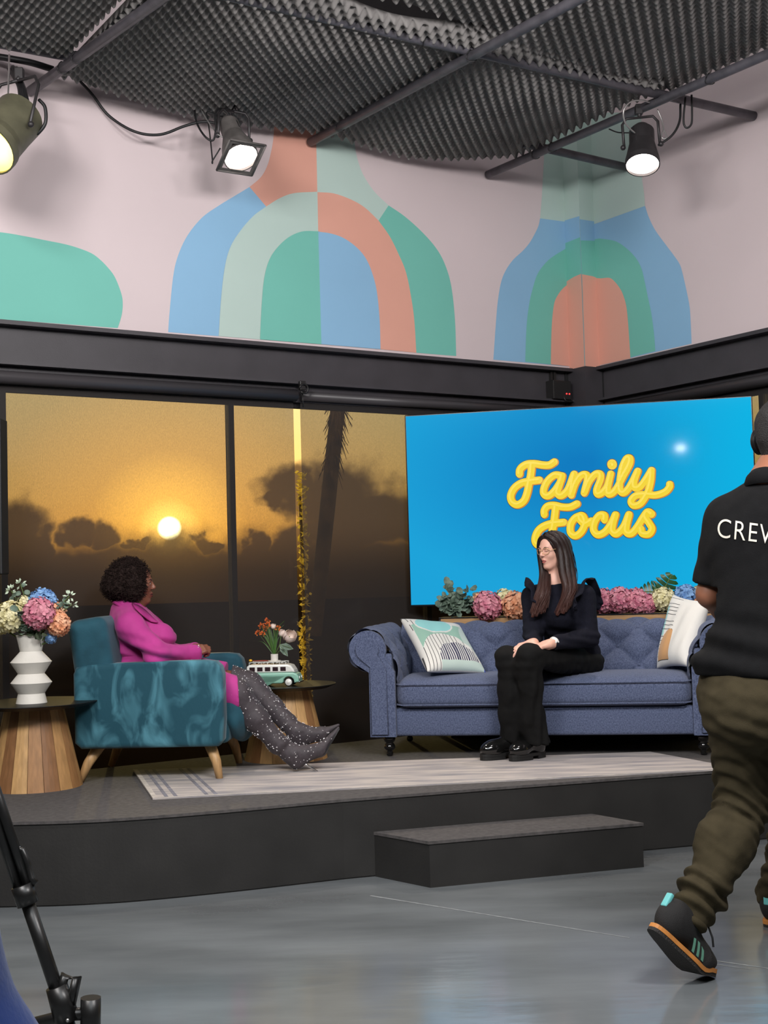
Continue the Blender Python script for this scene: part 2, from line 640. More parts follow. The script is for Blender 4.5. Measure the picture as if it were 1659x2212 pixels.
# ------------------------------------------------------------------ mural: painted shapes as flat coats of paint
MC = {'blue': lin(136, 180, 213), 'teal': lin(112, 186, 172), 'mint': lin(180, 201, 194), 'coral': lin(218, 160, 142)}
MM = {k: mat('mural_%s_paint' % k, v, .7, var=.03, vscale=2) for k, v in MC.items()}
def paint(name, px, colr, which, z_order=1, parent=None, clampz=True):
    off = .0012 * z_order
    v = []
    for x, y in px:
        s_, z = onwall(x, y, which)
        if clampz:
            z = max(z, ZB)
        v.append(W(s_, off, z) if which == 'L' else W(off, s_, z))
    w_ = []
    for p in v:
        if not w_ or (p - w_[-1]).length > 1e-4:
            w_.append(p)
    tri = tessellate_polygon([w_])
    n = E2 if which == 'L' else E1
    tr = []
    for t_ in tri:
        a_, b_, c_ = (w_[i] for i in t_)
        nn = (b_ - a_).cross(c_ - a_)
        if nn.length > 1e-9:
            tr.append(t_ if nn.dot(n) > 0 else t_[::-1])
    me = bpy.data.meshes.new(name)
    me.from_pydata([tuple(p) for p in w_], [], tr)
    me.materials.append(MM[colr])
    return link(name, me, parent or (wl if which == 'L' else wr))
def cpx(pts, sc, ox, oy):
    return [(ox + x * sc, oy + y * sc) for x, y in pts]
c1 = lambda p: cpx(p, .39783, 340, 260)
sp = lambda p: [tuple(q) for q in spline(p, 6)]
o_l = sp([(58, 1150), (65, 1050), (85, 850), (110, 740), (160, 630), (240, 530), (330, 465), (420, 410), (500, 362)])
o_ln = sp([(500, 362), (560, 310), (595, 250), (615, 180), (630, 90), (637, -60), (640, -230)])
a_l = sp([(332, 1172), (345, 970), (365, 800), (395, 690), (450, 600), (520, 520), (590, 468)])
a_lt = sp([(590, 468), (660, 425), (740, 396), (868, 388)])
a_r = sp([(868, 390), (960, 398), (1060, 435), (1130, 478), (1200, 545)])
a_rb = sp([(1200, 545), (1260, 630), (1310, 730), (1350, 830), (1380, 980), (1395, 1100), (1405, 1262)])
i_l = sp([(556, 1190), (565, 1000), (580, 850), (610, 750), (660, 680), (720, 630), (790, 603), (872, 603)])
i_r = sp([(872, 605), (940, 615), (1010, 640), (1080, 690), (1130, 750), (1165, 830), (1190, 930), (1205, 1080), (1210, 1243)])
o_rn = sp([(1060, -230), (1060, 0), (1065, 60), (1075, 160), (1095, 240), (1125, 310), (1180, 390), (1255, 462)])
o_r = sp([(1255, 462), (1340, 520), (1430, 600), (1510, 690), (1560, 780), (1595, 900), (1615, 1080), (1622, 1280)])
ctop = [(868, 388), (862, 110), (856, -230)]
cbot = [(872, 603), (880, 900), (889, 1216)]
paint('mural_bottle_blue', c1(o_l + a_l[::-1]), 'blue', 'L')
paint('mural_bottle_neck_coral', c1(o_ln + ctop[::-1] + a_lt[::-1]), 'coral', 'L')
paint('mural_bottle_neck_mint', c1(ctop + o_rn + a_r[::-1]), 'mint', 'L')
paint('mural_bottle_teal', c1(o_r + a_rb[::-1]), 'teal', 'L')
paint('mural_arch_mint', c1(a_l + a_lt[1:] + i_l[::-1]), 'mint', 'L', 2)
paint('mural_arch_coral', c1(a_r + a_rb[1:] + i_r[::-1]), 'coral', 'L', 2)
paint('mural_arch_core_teal', c1(i_l + cbot[1:]), 'teal', 'L', 3)
paint('mural_arch_core_blue', c1(i_r + cbot[::-1]), 'blue', 'L', 3)
paint('mural_blob_teal', cpx(sp([(-1800, 1150), (-2400, 900), (-2300, 400), (-1500, 80), (-700, 80), (0, 155), (250, 195), (480, 240), (680, 280), (820, 320), (960, 375), (1050, 440), (1130, 520), (1200, 610), (1250, 720), (1285, 830), (1293, 920), (1285, 1010), (1265, 1090), (1240, 1165)]), .20494, 0, 470), 'teal', 'L')
c5 = lambda p: cpx(p, .28933, 1040, 330)
paint('mural_corner_bottle_blue', c5(sp([(88, 1545), (105, 1300), (120, 1120), (145, 970), (180, 880), (235, 800), (310, 730), (360, 670), (400, 600), (425, 545), (437, 490)]) + [(700, 525), (700, 1600)]), 'blue', 'L')
paint('mural_corner_neck_mint', c5([(437, 490), (450, 330), (460, 150), (465, 60), (468, -200), (700, -200), (700, 525)]), 'mint', 'L')
paint('mural_corner_arch_teal', c5(sp([(325, 1560), (335, 1300), (355, 1130), (385, 1000), (420, 900), (480, 820), (540, 770), (630, 715)]) + [(700, 690), (700, 1600)]), 'teal', 'L', 2)
paint('mural_corner_core_coral', c5(sp([(515, 1580), (522, 1300), (540, 1130), (570, 1060), (605, 1015), (640, 985)]) + [(700, 950), (700, 1600)]), 'coral', 'L', 3)
paint('mural_corner_bottle_blue', c5([(820, 1600), (820, 540), (880, 520), (1222, 397)] + sp([(1225, 405), (1250, 480), (1300, 580), (1380, 690), (1440, 770), (1480, 830), (1500, 890), (1530, 1020), (1555, 1150), (1565, 1300), (1570, 1425)])), 'blue', 'R')
paint('mural_corner_neck_mint', c5([(820, 540), (820, -300), (1195, -300), (1200, 200), (1215, 300), (1222, 397)]), 'mint', 'R')
paint('mural_corner_arch_teal', c5([(820, 1600), (820, 650)] + sp([(885, 640), (1000, 660), (1080, 710), (1150, 780), (1195, 860), (1220, 960), (1245, 1080), (1270, 1200), (1290, 1350), (1300, 1480)])), 'teal', 'R', 2)
paint('mural_corner_core_coral', c5([(820, 1600), (820, 935)] + sp([(895, 938), (960, 935), (1000, 965), (1035, 1010), (1060, 1060), (1085, 1150), (1100, 1300), (1115, 1535)])), 'coral', 'R', 3)

# ------------------------------------------------------------------ box column in the corner, painted with the mural above the beam
CA, CB = .132, .155
col_o = struct(rbox('trim_3', (-.02, -.02, 0), (CA, CB, ZB), M_steel))
MB().box((-.02, -.02, ZB), (CA, CB, 4.9), RM).build('painted_shaft', MM['mint'], col_o)
def cface(px, colr, face, k):
    """px: upper outline in photo pixels on a column face; A looks along e1 (a = CA), B along e2 (b = CB)"""
    o = .0012 * k
    n, off, w = (E1, CA, CB) if face == 'A' else (E2, CB, CA)
    ax = E2 if face == 'A' else E1
    zz = []
    for x, y in px:
        d = ray(x, y)
        P = EYE + d * ((P0 + n * off - EYE).dot(n) / d.dot(n))
        zz.append(((P - P0).dot(ax), P.z))
    zz.sort()
    zz[0] = (0, zz[0][1])
    zz[-1] = (w, zz[-1][1])
    poly = [(0, ZB), (w, ZB)] + zz[::-1]
    v = [W(CA + o, s_, z) if face == 'A' else W(s_, CB + o, z) for s_, z in poly]
    return MB().add(v, [tuple(range(len(v)))]).build('painted_band', MM[colr], col_o)
cface([(1221, 476), (1254, 466)], 'blue', 'A', 1)
cface([(1225, 524), (1255, 512)], 'teal', 'A', 2)
cface([(1228, 607), (1241, 598), (1258, 591)], 'coral', 'A', 3)
cface([(1254, 474), (1294, 480)], 'blue', 'B', 1)
cface([(1257, 520), (1296, 522)], 'teal', 'B', 2)
cface([(1259, 593), (1280, 597), (1299, 602)], 'coral', 'B', 3)

# ------------------------------------------------------------------ steel beams over the glazing
def beam(name, which):
    def B(lo, hi):
        return ((lo[0], lo[1], lo[2]), (hi[0], hi[1], hi[2])) if which == 'L' else ((lo[1], lo[0], lo[2]), (hi[1], hi[0], hi[2]))
    s0 = CA if which == 'L' else CB
    web = MB().box(*B((s0, -.12, 2.40), (9.3, -.03, ZB)), RM).build(name, M_steel)
    struct(web)
    MB().box(*B((s0, -.03, 2.715), (9.3, .035, ZB + .003)), RM).build('top_flange', M_steel, web)
    MB().box(*B((s0, -.03, 2.503), (9.3, .03, 2.518)), RM).build('bottom_flange', M_steel, web)
    MB().box(*B((s0, -.10, 2.405), (9.3, -.06, 2.503)), RM).build('header_rail', M_black, web)
    return web
beam('trim_1', 'L')
beam('trim_2', 'R')

# ------------------------------------------------------------------ glazing: frame, mullions, panes
M_frame = mat('window_frame_black', (.012, .011, .011), .4)
def glass():
    M = bpy.data.materials.new('window_glass')
    M.use_nodes = True
    t = M.node_tree
    t.nodes.remove(t.nodes['Principled BSDF'])
    tr = N(t, 'ShaderNodeBsdfTransparent')
    tr.inputs[0].default_value = (.93, .95, .94, 1)
    gl = N(t, 'ShaderNodeBsdfGlossy')
    gl.inputs['Roughness'].default_value = .02
    mx = N(t, 'ShaderNodeMixShader')
    fr = N(t, 'ShaderNodeFresnel')
    fr.inputs[0].default_value = 1.35
    L(t, fr.outputs[0], mx.inputs[0])
    L(t, tr.outputs[0], mx.inputs[1])
    L(t, gl.outputs[0], mx.inputs[2])
    L(t, mx.outputs[0], t.nodes['Material Output'].inputs[0])
    return M
M_glass = glass()
def window(name, which, mull, end):
    def B(lo, hi):
        return (lo, hi) if which == 'L' else ((lo[1], lo[0], lo[2]), (hi[1], hi[0], hi[2]))
    o = struct(MB().box(*B((.16, -.10, .08), (end, -.06, .13)), RM).box(*B((.16, -.10, 2.37), (end, -.06, 2.42)), RM).build(name, M_frame))
    xs = [.17] + mull + [end - .02]
    for i, x in enumerate(xs):
        MB().box(*B((x - .017, -.105, .13), (x + .017, -.055, 2.37)), RM).build('mullion', M_frame, o)
    for i in range(len(xs) - 1):
        MB().box(*B((xs[i] + .017, -.084, .13), (xs[i + 1] - .017, -.078, 2.37)), RM).build('pane', M_glass, o)
window('window_1', 'L', [1.336, 2.708, 4.05, 5.4], 6.95)
window('window_2', 'R', [1.50, 2.85], 4.4)

# ------------------------------------------------------------------ roller blinds of sheer screen fabric
def blindmat():
    M = bpy.data.materials.new('sheer_blind_fabric')
    M.use_nodes = True
    t = M.node_tree
    b = t.nodes['Principled BSDF']
    b.inputs['Base Color'].default_value = (.038, .034, .033, 1)
    b.inputs['Roughness'].default_value = .9
    b.inputs['Specular IOR Level'].default_value = .1
    tr = N(t, 'ShaderNodeBsdfTransparent')
    c = N(t, 'ShaderNodeTexCoord')
    mp = N(t, 'ShaderNodeMapping')
    mp.inputs['Scale'].default_value = (110, 110, 45)
    L(t, c.outputs['Object'], mp.inputs['Vector'])
    n = N(t, 'ShaderNodeTexNoise')
    n.inputs['Scale'].default_value = 2.2
    n.inputs['Detail'].default_value = 3
    L(t, mp.outputs[0], n.inputs['Vector'])
    r = N(t, 'ShaderNodeMapRange')
    r.inputs['From Min'].default_value = .25
    r.inputs['From Max'].default_value = .75
    r.inputs['To Min'].default_value = .28
    r.inputs['To Max'].default_value = .355
    L(t, n.outputs['Fac'], r.inputs['Value'])
    mx = N(t, 'ShaderNodeMixShader')
    L(t, r.outputs[0], mx.inputs[0])
    L(t, b.outputs[0], mx.inputs[1])
    L(t, tr.outputs[0], mx.inputs[2])
    L(t, mx.outputs[0], t.nodes['Material Output'].inputs[0])
    return M
M_blind = blindmat()
M_tube = mat('blind_tube_grey', (.05, .046, .05), .4)
def blind(which, s0, s1, z, r, off, label):
    def P(s_, o_, z_):
        return W(s_, o_, z_) if which == 'L' else W(o_, s_, z_)
    t = thing('roller_blind', label, 'blind', P((s0 + s1) / 2, off, z))
    MB().tube([P(s0, off, z), P(s1, off, z)], r, 16).build('roller_tube', M_tube, t, world=True)
    b = MB()
    k = off - r * .8
    b.add([P(s0 + .004, k, .16), P(s1 - .004, k, .16), P(s1 - .004, k, z), P(s0 + .004, k, z)], [(0, 1, 2, 3)])
    b.build('fabric', M_blind, t, world=True)
    MB().tube([P(s0 + .004, k, .15), P(s1 - .004, k, .15)], .012, 8).build('bottom_bar', M_tube, t, world=True)
    return t
b1 = blind('L', 2.303, 6.9, 2.437, .036, .0, 'sheer dark roller blind with sunset behind, left of the thin bright gap')
b2 = blind('L', .20, 2.260, 2.437, .030, -.012, 'sheer dark roller blind between the thin bright gap and the big screen')
b3 = blind('R', .20, 4.35, 2.437, .036, .0, 'sheer dark roller blind behind the right edge of the big screen')
# bracket between the two left blinds
br = thing('blind_bracket', 'small black blind bracket on beam above the bright gap', 'bracket', W(2.282, .03, 2.46))
MB().box((2.262, .03, 2.462), (2.302, .055, 2.518), RM, .004).build('plate', M_frame, br, world=True)
MB().tube([W(2.28, .06, 2.47) + (E1 * math.cos(a) + Vector((0, 0, math.sin(a)))) * .028 for a in np.linspace(0, 5.6, 14)], .006, 6).build('chain_ring', M_frame, br, world=True)
MB().tube([W(2.283, .045, 2.45), W(2.281, .048, 2.36)], .004, 6).build('chain_end', M_frame, br, world=True)
# junction box on the left beam by the column
jb = thing('junction_box', 'black wall junction box with red lights on beam beside corner column', 'box', W(.25, 0, 2.6))
MB().box((.17, -.03, 2.515), (.33, .05, 2.645), RM, .005).build('housing', M_frame, jb, world=True)
MB().box((.255, -.028, 2.645), (.275, -.005, 2.72), RM).box((.285, -.028, 2.645), (.30, -.005, 2.72), RM).build('conduit', M_frame, jb, world=True)
for k in (.19, .215):
    MB().ball(W(k, .052, 2.555), .006, 8).build('red_light', mat('red_led', (.5, .02, .02), .4, emit=(1, .05, .05), ek=1.5), jb, world=True)
MB().tube([W(.18, .04, 2.53), W(.12 + .05, .06, 2.50), W(.23, .055, 2.505), W(.245, .05, 2.54)], .006, 6).build('cable', M_cable, jb, world=True)

# ------------------------------------------------------------------ outside: ground, hedge, trees, palm
M_ground = mat('outside_ground', (.013, .0075, .0038), 1.0, spec=0., var=.5, vscale=.4)
struct(MB().box((-140, -140, -.5), (140, 140, -.3)).build('ground_outside', M_ground))
M_leaf = mat('backlit_foliage', (.55, .40, .06), .6, var=.6, vscale=6)
nt_ = M_leaf.node_tree
pb = nt_.nodes['Principled BSDF']
tl_ = N(nt_, 'ShaderNodeBsdfTranslucent')
tl_.inputs[0].default_value = (.95, .72, .14, 1)
ml = N(nt_, 'ShaderNodeMixShader')
ml.inputs[0].default_value = .6
L(nt_, pb.outputs[0], ml.inputs[1])
L(nt_, tl_.outputs[0], ml.inputs[2])
L(nt_, ml.outputs[0], nt_.nodes['Material Output'].inputs[0])
M_bark = mat('palm_bark', (.13, .078, .038), .9, var=.5, vscale=2)
GP = W(2.282, 0, 0)
gd = (GP - EYE)
gd.z = 0
GP = GP + gd * (.55 / -gd.dot(E2))
t = thing('garden_shrub', 'golden leafy shrub just outside the bright gap between the blinds', 'shrub', (GP.x, GP.y, -.3))
lv = MB()
for k in range(560):
    h = rnd.uniform(-.2, 1.0) if k < 170 else rnd.uniform(.3, 2.05)
    c = GP + Vector((rnd.gauss(0, .016), rnd.gauss(0, .05), h))
    an, tl = rnd.uniform(0, 6.28), rnd.uniform(-.9, .9)
    d = Vector((math.cos(an) * math.cos(tl), math.sin(an) * math.cos(tl), math.sin(tl))) * rnd.uniform(.018, .035)
    w = d.cross(Vector((rnd.gauss(0, 1), rnd.gauss(0, 1), rnd.gauss(0, 1)))).normalized() * .011
    lv.add([c - d, c + w, c + d, c - w], [(0, 1, 2, 3)])
lo_ = lv.build('leaves', M_leaf, t, world=True, fix=False)
lo_['kind'] = 'stuff'
MB().tube([GP + Vector((0, 0, -.3)), GP + Vector((.01, 0, .8)), GP + Vector((-.01, 0, 1.9))], [.03, .022, .008], 7).build('stem', M_bark, t, world=True)
# shaggy palm trunk
P_a, P_b = at(679, 1374, 40), at(738, 800, 40)
pl = thing('palm_tree', 'tall shaggy palm trunk rising beyond the blind left of the big screen', 'tree', P_a)
MB().tube([P_a, P_a.lerp(P_b, .5), P_b, P_b.lerp(P_a, -.3)], [.22, .24, .22, .2], 12).build('trunk', M_bark, pl, world=True)
sk = MB()
for k in range(260):
    t_ = rnd.uniform(.62, 1.25)
    c = P_a.lerp(P_b, t_)
    an = rnd.uniform(0, 6.28)
    d = Vector((math.cos(an), math.sin(an), 0))
    w = Vector((-d.y, d.x, 0)) * .05
    p = c + d * .18
    q = c + d * rnd.uniform(.28, .46) + Vector((0, 0, -rnd.uniform(.3, .7)))
    sk.add([p - w, p + w, q, q + Vector((0, 0, .04))], [(0, 1, 2), (0, 2, 3)])
so = sk.build('old_fronds', M_bark, pl, world=True, fix=False)
so['kind'] = 'stuff'
fr = MB()
for k in range(16):
    an = k * 6.28 / 16
    d = Vector((math.cos(an), math.sin(an), 0))
    c = P_b.lerp(P_a, -.3)
    pts = [c, c + d * .9 + Vector((0, 0, .5)), c + d * 1.8 + Vector((0, 0, .3)), c + d * 2.4 + Vector((0, 0, -.5))]
    fr.tube(pts, [.05, .12, .1, .01], 5)
fr.build('frond_crown', M_leaf, pl, world=True, fix=False)

# ------------------------------------------------------------------ ceiling grid of scaffold pipes
ZP, RP = 4.0, .027
def pipe(p, q, label, wires=()):
    t = thing('scaffold_pipe', label, 'pipe', p.lerp(q, .5))
    MB().tube([p, p.lerp(q, .33), p.lerp(q, .66), q], RP, 14).build('tube', M_pipe, t, world=True)
    d = (q - p)
    for w in wires:
        c = p + d * w
        MB().tube([c + (d.normalized().cross(Vector((0, 0, 1))) * math.cos(a) + Vector((0, 0, math.sin(a)))) * (RP + .004) + d.normalized() * .012 * math.sin(a * 2) for a in np.linspace(0, 6.28, 14)], .003, 5).build('wire_tie', M_cable, t, world=True)
    return t
pipe(W(3.90, .02, ZP), W(3.10, 6.4, ZP), 'dark ceiling pipe over the armchair, reaching wall by the yellow lamp', (.06, .085))
pipe(W(2.17, .02, ZP), W(1.80, 6.4, ZP), 'dark ceiling pipe ending on the coral neck of the mural bottle', (.05, .24))
pipe(W(.81, .02, ZP), W(.59, 6.4, ZP), 'dark ceiling pipe that carries the lamp above the big screen', (.075, .1, .3))
pipe(W(.01, 1.60, ZP + .03), W(5.6, 1.40, ZP + .056), 'long dark ceiling pipe crossing over the other three from right wall', (.42,))
pipe(W(.02, .51, ZP + .03), W(.90, .51, ZP + .05), 'short dark ceiling pipe in front of the corner column', ())
pipe(W(2.0, .36, ZP + .11), W(5.6, .38, ZP + .056), 'dark ceiling pipe with black cables above the yellow lamp', (.5,))

# ------------------------------------------------------------------ egg-crate acoustic foam laid over the pipes
M_foam = mat('grey_acoustic_foam', (.29, .277, .268), .95, var=.25, vscale=3, bump=.25, bscale=300, col2=(.20, .19, .184))
def foam(label, a0, a1, fb0, fb1, zf, rot=0.0, st=.0080, pitch=.070, amp=.027):
    na = int((a1 - a0) / st)
    A = np.linspace(a0, a1, na)
    B0, B1 = fb0(A), fb1(A)
    nb = int(np.max(B1 - B0) / st)
    T = np.linspace(0, 1, nb)
    AA = np.repeat(A[:, None], nb, 1)
    BB = B0[:, None] + (B1 - B0)[:, None] * T[None]
    k = 2 * math.pi / pitch
    u = AA * math.cos(rot) - BB * math.sin(rot)
    v = AA * math.sin(rot) + BB * math.cos(rot)
    Z0 = zf(AA, BB)
    Zl = Z0 - .018 - amp * np.cos(k * u) * np.cos(k * v)
    def to_w(Z):
        X = P0.x + AA * E1.x + BB * E2.x
        Y = P0.y + AA * E1.y + BB * E2.y
        return np.stack([X, Y, Z], -1).reshape(-1, 3)
    V = np.concatenate([to_w(Zl), to_w(Z0 + .014)])
    i = np.arange(na - 1)[:, None] * nb + np.arange(nb - 1)[None]
    F = np.stack([i, i + nb, i + nb + 1, i + 1], -1).reshape(-1, 4)
    n = na * nb
    F2 = F[:, ::-1] + n
    e = []
    for r_ in (np.arange(nb), (na - 1) * nb + np.arange(nb), np.arange(na) * nb, np.arange(na) * nb + nb - 1):
        e.append(np.stack([r_[:-1], r_[1:], r_[1:] + n, r_[:-1] + n], -1))
    FF = np.concatenate([F, F2] + e)
    me = bpy.data.meshes.new('acoustic_foam')
    me.from_pydata(V.tolist(), [], FF.tolist())
    me.materials.append(M_foam)
    me.polygons.foreach_set('use_smooth', [True] * len(me.polygons))
    me.update()
    return tag(link('acoustic_foam', me), label, 'foam')
ss = lambda x, a, b: np.clip((x - a) / (b - a), 0, 1) ** 2 * (3 - 2 * np.clip((x - a) / (b - a), 0, 1))
def z1(a, b):
    z = 4.065 + 0 * a
    z = z - .055 * np.sin(np.pi * np.clip((a - .8) / 1.3, 0, 1)) * ss(b, 1.65, 1.2)
    z = z - .05 * np.sin(np.pi * np.clip((a - 2.1) / 1.75, 0, 1)) * ss(b, 1.65, 1.2)
    z = z + .05 * ss(b, 1.56, 1.72)
    return z
foam('grey egg-crate foam sheet between corner column and yellow lamp pipe', .80, 3.80, lambda a: .10 + .22 * ss(a, 1.6, .7) + .10 * ss(a, 2.9, 3.8), lambda a: 1.66 + .05 * np.sin(a * 4.2), z1)
foam('grey egg-crate foam sheet above right wall behind the dark gap', .62, 3.25, lambda a: 1.62 + .10 * ss(a, 1.6, 2.6) - .10 * ss(a, 1.5, .7), lambda a: 3.6 + 0 * a, lambda a, b: 4.115 - .03 * np.sin(np.pi * np.clip((a - .7) / 1.3, 0, 1)) + .05 * ss(a, 1.0, .55) * 0, rot=.06, pitch=.074)
foam('grey egg-crate foam sheet left of the pipe above the armchair', 3.84, 5.6, lambda a: .40 + .03 * np.sin(a * 5), lambda a: 3.2 + 0 * a, lambda a, b: 4.085 - .05 * np.sin(np.pi * np.clip((a - 3.8) / 1.8, 0, 1)), pitch=.074)
foam('grey egg-crate foam sheet at top above the long crossing pipe', 3.30, 3.80, lambda a: 1.74 + 0 * a, lambda a: 3.3 + 0 * a, lambda a, b: 4.10 + 0 * a, pitch=.074)

# ------------------------------------------------------------------ stage platform and step
M_stage = mat('stage_black_paint', (.020, .019, .018), .6, var=.25, vscale=5, bump=.08, bscale=90)
M_carpet = mat('charcoal_stage_carpet', (.085, .078, .077), .95, var=.3, vscale=40, bump=.3, bscale=500, detail=6)
ZS = .35
front = [(-3.4, 5.62), (-2.6, 5.50), (-1.95, 5.455), (-1.62, 5.455), (-1.336, 5.453), (-1.061, 5.495), (-.688, 5.613), (-.218, 5.796)]
front = [tuple(p) for p in spline(front, 5)] + [(.467, 6.005), (1.584, 6.330), (2.05, 6.47)]
q1, q2 = W(.06, 1.9, 0), W(.06, .06, 0)
back = [(q1.x, q1.y), (q2.x, q2.y), (W(5.4, .06, 0).x, W(5.4, .06, 0).y), (-3.9, 6.2)]
st = thing('stage_platform', 'low black curved stage platform under the armchair, sofa and rug', 'stage', (0, 6.5, 0))
MB().prism(front + back, 0, ZS - .012).build('body', M_stage, st, world=True)
MB().prism([(x, y - .006) for x, y in front] + back, ZS - .012, ZS).build('carpet_top', M_carpet, st, world=True)
for a_, b_ in ((.0, .60), (.60, 1.0)):                  # fascia boards, with their joint
    n = len(front)
    seg = front[int(a_ * (n - 1)):int(b_ * (n - 1)) + 1]
    m_ = MB()
    v, f = [], []
    for i, (x, y) in enumerate(seg):
        k = .004 if 0 < i < len(seg) - 1 else .002
        v += [Vector((x, y - k, .006)), Vector((x, y - k, ZS - .03))]
    f = [(2 * i, 2 * i + 2, 2 * i + 3, 2 * i + 1) for i in range(len(seg) - 1)]
    m_.add(v, f).build('fascia_board', M_stage, st, world=True, fix=False)
step = thing('stage_step', 'black wooden step in front of the stage below the sofa', 'step', (.5, 5.9, 0))
sq = [(.153, 5.591), (1.115, 5.872), (.925, 6.125), (-.085, 5.835)]
MB().prism(sq, 0, .183).build('body', M_stage, step, world=True)
MB().prism([(.150, 5.585), (1.120, 5.868), (.928, 6.127), (-.09, 5.837)], .183, .196).build('carpet_tread', M_carpet, step, world=True)
# ================================================================== FURNITURE AND PROPS
def fabric(name, col, dark, scale, rough=.95, bump=.35, sheen=.3, stretch=(1, 1, 1)):
    return mat(name, col, rough, var=.3, vscale=scale, col2=dark, bump=bump, bscale=scale * 2, sheen=sheen, detail=8, stretch=stretch, spec=.2)
M_sofa = fabric('blue_grey_chenille', (.150, .180, .290), (.050, .066, .125), 200, sheen=.12, stretch=(1, 1, .6))
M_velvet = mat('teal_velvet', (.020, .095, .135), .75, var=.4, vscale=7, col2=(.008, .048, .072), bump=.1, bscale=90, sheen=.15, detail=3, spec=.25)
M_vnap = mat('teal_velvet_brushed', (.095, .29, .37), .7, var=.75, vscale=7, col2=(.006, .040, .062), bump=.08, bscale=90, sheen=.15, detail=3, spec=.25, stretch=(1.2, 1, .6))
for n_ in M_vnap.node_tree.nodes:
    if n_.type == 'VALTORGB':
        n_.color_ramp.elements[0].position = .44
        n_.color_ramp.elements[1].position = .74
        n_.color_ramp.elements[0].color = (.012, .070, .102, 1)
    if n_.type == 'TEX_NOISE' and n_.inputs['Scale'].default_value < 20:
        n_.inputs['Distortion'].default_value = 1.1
M_leg_b = mat('black_lacquer', (.006, .006, .006), .15, coat=.5)
M_wood = mat('pale_beech', (.50, .30, .13), .45, var=.3, vscale=9, stretch=(6, 6, 1))
M_white = mat('matt_white_ceramic', (.72, .69, .63), .6, var=.05, vscale=9, bump=.1, bscale=70)
M_tabtop = mat('black_table_top', (.008, .008, .008), .45, spec=.15)

# ------------------------------------------------------------------ rug
M_rug = mat('distressed_rug', (.58, .52, .48), .95, var=.4, vscale=6, col2=(.27, .26, .28), bump=.4, bscale=300, detail=9, stretch=(.5, 2.6, 1))
M_rugb = mat('rug_border_cream', (.58, .53, .48), .95, var=.25, vscale=20, bump=.3, bscale=300)
R_ = [Vector((-1.079, 5.916)), Vector((1.68, 6.325)), Vector((1.385, 7.0)), Vector((-1.35, 6.86))]
def rugp(u, v):
    return R_[0] * (1 - u) * (1 - v) + R_[1] * u * (1 - v) + R_[2] * u * v + R_[3] * (1 - u) * v
c = rugp(.5, .5)
rug = thing('rug', 'pale distressed beige and grey rug under the armchair and sofa woman', 'rug', (c.x, c.y, ZS), math.radians(8))
def rquad(name, u0, u1, v0, v1, z0, z1, m):
    MB().prism([rugp(u0, v0), rugp(u1, v0), rugp(u1, v1), rugp(u0, v1)], ZS + z0, ZS + z1).build(name, m, rug, world=True)
rquad('pile', 0, 1, 0, 1, .0005, .008, M_rug)
for k in (.02, .035, .085, .10):
    rquad('border_stripe', k, k + .006, .02, .98, .008, .0088, mat('rug_stripe_grey', (.20, .20, .24), .95, var=.3, vscale=30))
rquad('edge_binding', 0, .008, 0, 1, .008, .0092, M_rugb)
rquad('edge_binding', .008, 1, 0, .012, .008, .0092, M_rugb)

# ------------------------------------------------------------------ chesterfield sofa
SA = math.radians(-10.6)
sofa = thing('chesterfield_sofa', 'blue grey button-tufted chesterfield sofa on the stage under the big screen', 'sofa', (.8185, 7.02, ZS), SA)
sofa.scale = (.985, 1, 1)
bpy.context.view_layer.update()
MB().box((-.82, -.035, .11), (.82, .70, .262), bev=.018).build('base_rail', M_sofa, sofa)
# seat cushion: rounded slab with crowned top, welt round both edges
def slab(name, x0, x1, y0, y1, z0, z1, r, m, parent, crown=.02, nx=40, ny=18, dip=()):
    """pillow-like cushion: superellipse section"""
    v, f = [], []
    n = 28
    for i in range(nx + 1):
        u = i / nx
        x = x0 + (x1 - x0) * u
        e = min(1, min(u, 1 - u) * (x1 - x0) / r)
        e = math.sqrt(max(0, 1 - (1 - e) ** 2))
        for j in range(n):
            a = 2 * math.pi * j / n
            cx_, sx_ = math.cos(a), math.sin(a)
            p = 5.0
            d = (abs(cx_) ** p + abs(sx_) ** p) ** (-1 / p)
            yy, zz = cx_ * d, sx_ * d
            hy, hz = (y1 - y0) / 2, (z1 - z0) / 2
            s_ = 1 - (1 - e) * .28
            z = (z0 + z1) / 2 + zz * hz * s_ + (crown * (1 - yy * yy) if zz > 0 else 0)
            y = (y0 + y1) / 2 + yy * (hy - (1 - e) * r * .8)
            for (dx_, dw, dd) in dip:
                z -= (dd * math.exp(-((x - dx_) / dw) ** 2) if zz > 0 else 0)
            v.append((x, y, z))
    for i in range(nx):
        for j in range(n):
            j2 = (j + 1) % n
            f.append((i * n + j, i * n + j2, (i + 1) * n + j2, (i + 1) * n + j))
    b = MB().add(v, f, True)
    b.f += [tuple(range(n))[::-1], tuple(nx * n + j for j in range(n))]
    b.sm += [True, True]
    return b.build(name, m, parent)
cush = slab('seat_cushion', -.80, .80, -.075, .50, .255, .418, .07, M_sofa, sofa, crown=.015)
for z in (.282, .392):
    MB().tube([(-.79, .40, z), (-.795, -.03, z), (-.76, -.078, z), (-.4, -.081, z), (0, -.082, z), (.4, -.081, z), (.76, -.078, z), (.795, -.03, z), (.79, .40, z)], .005, 6).build('welt', M_sofa, cush)
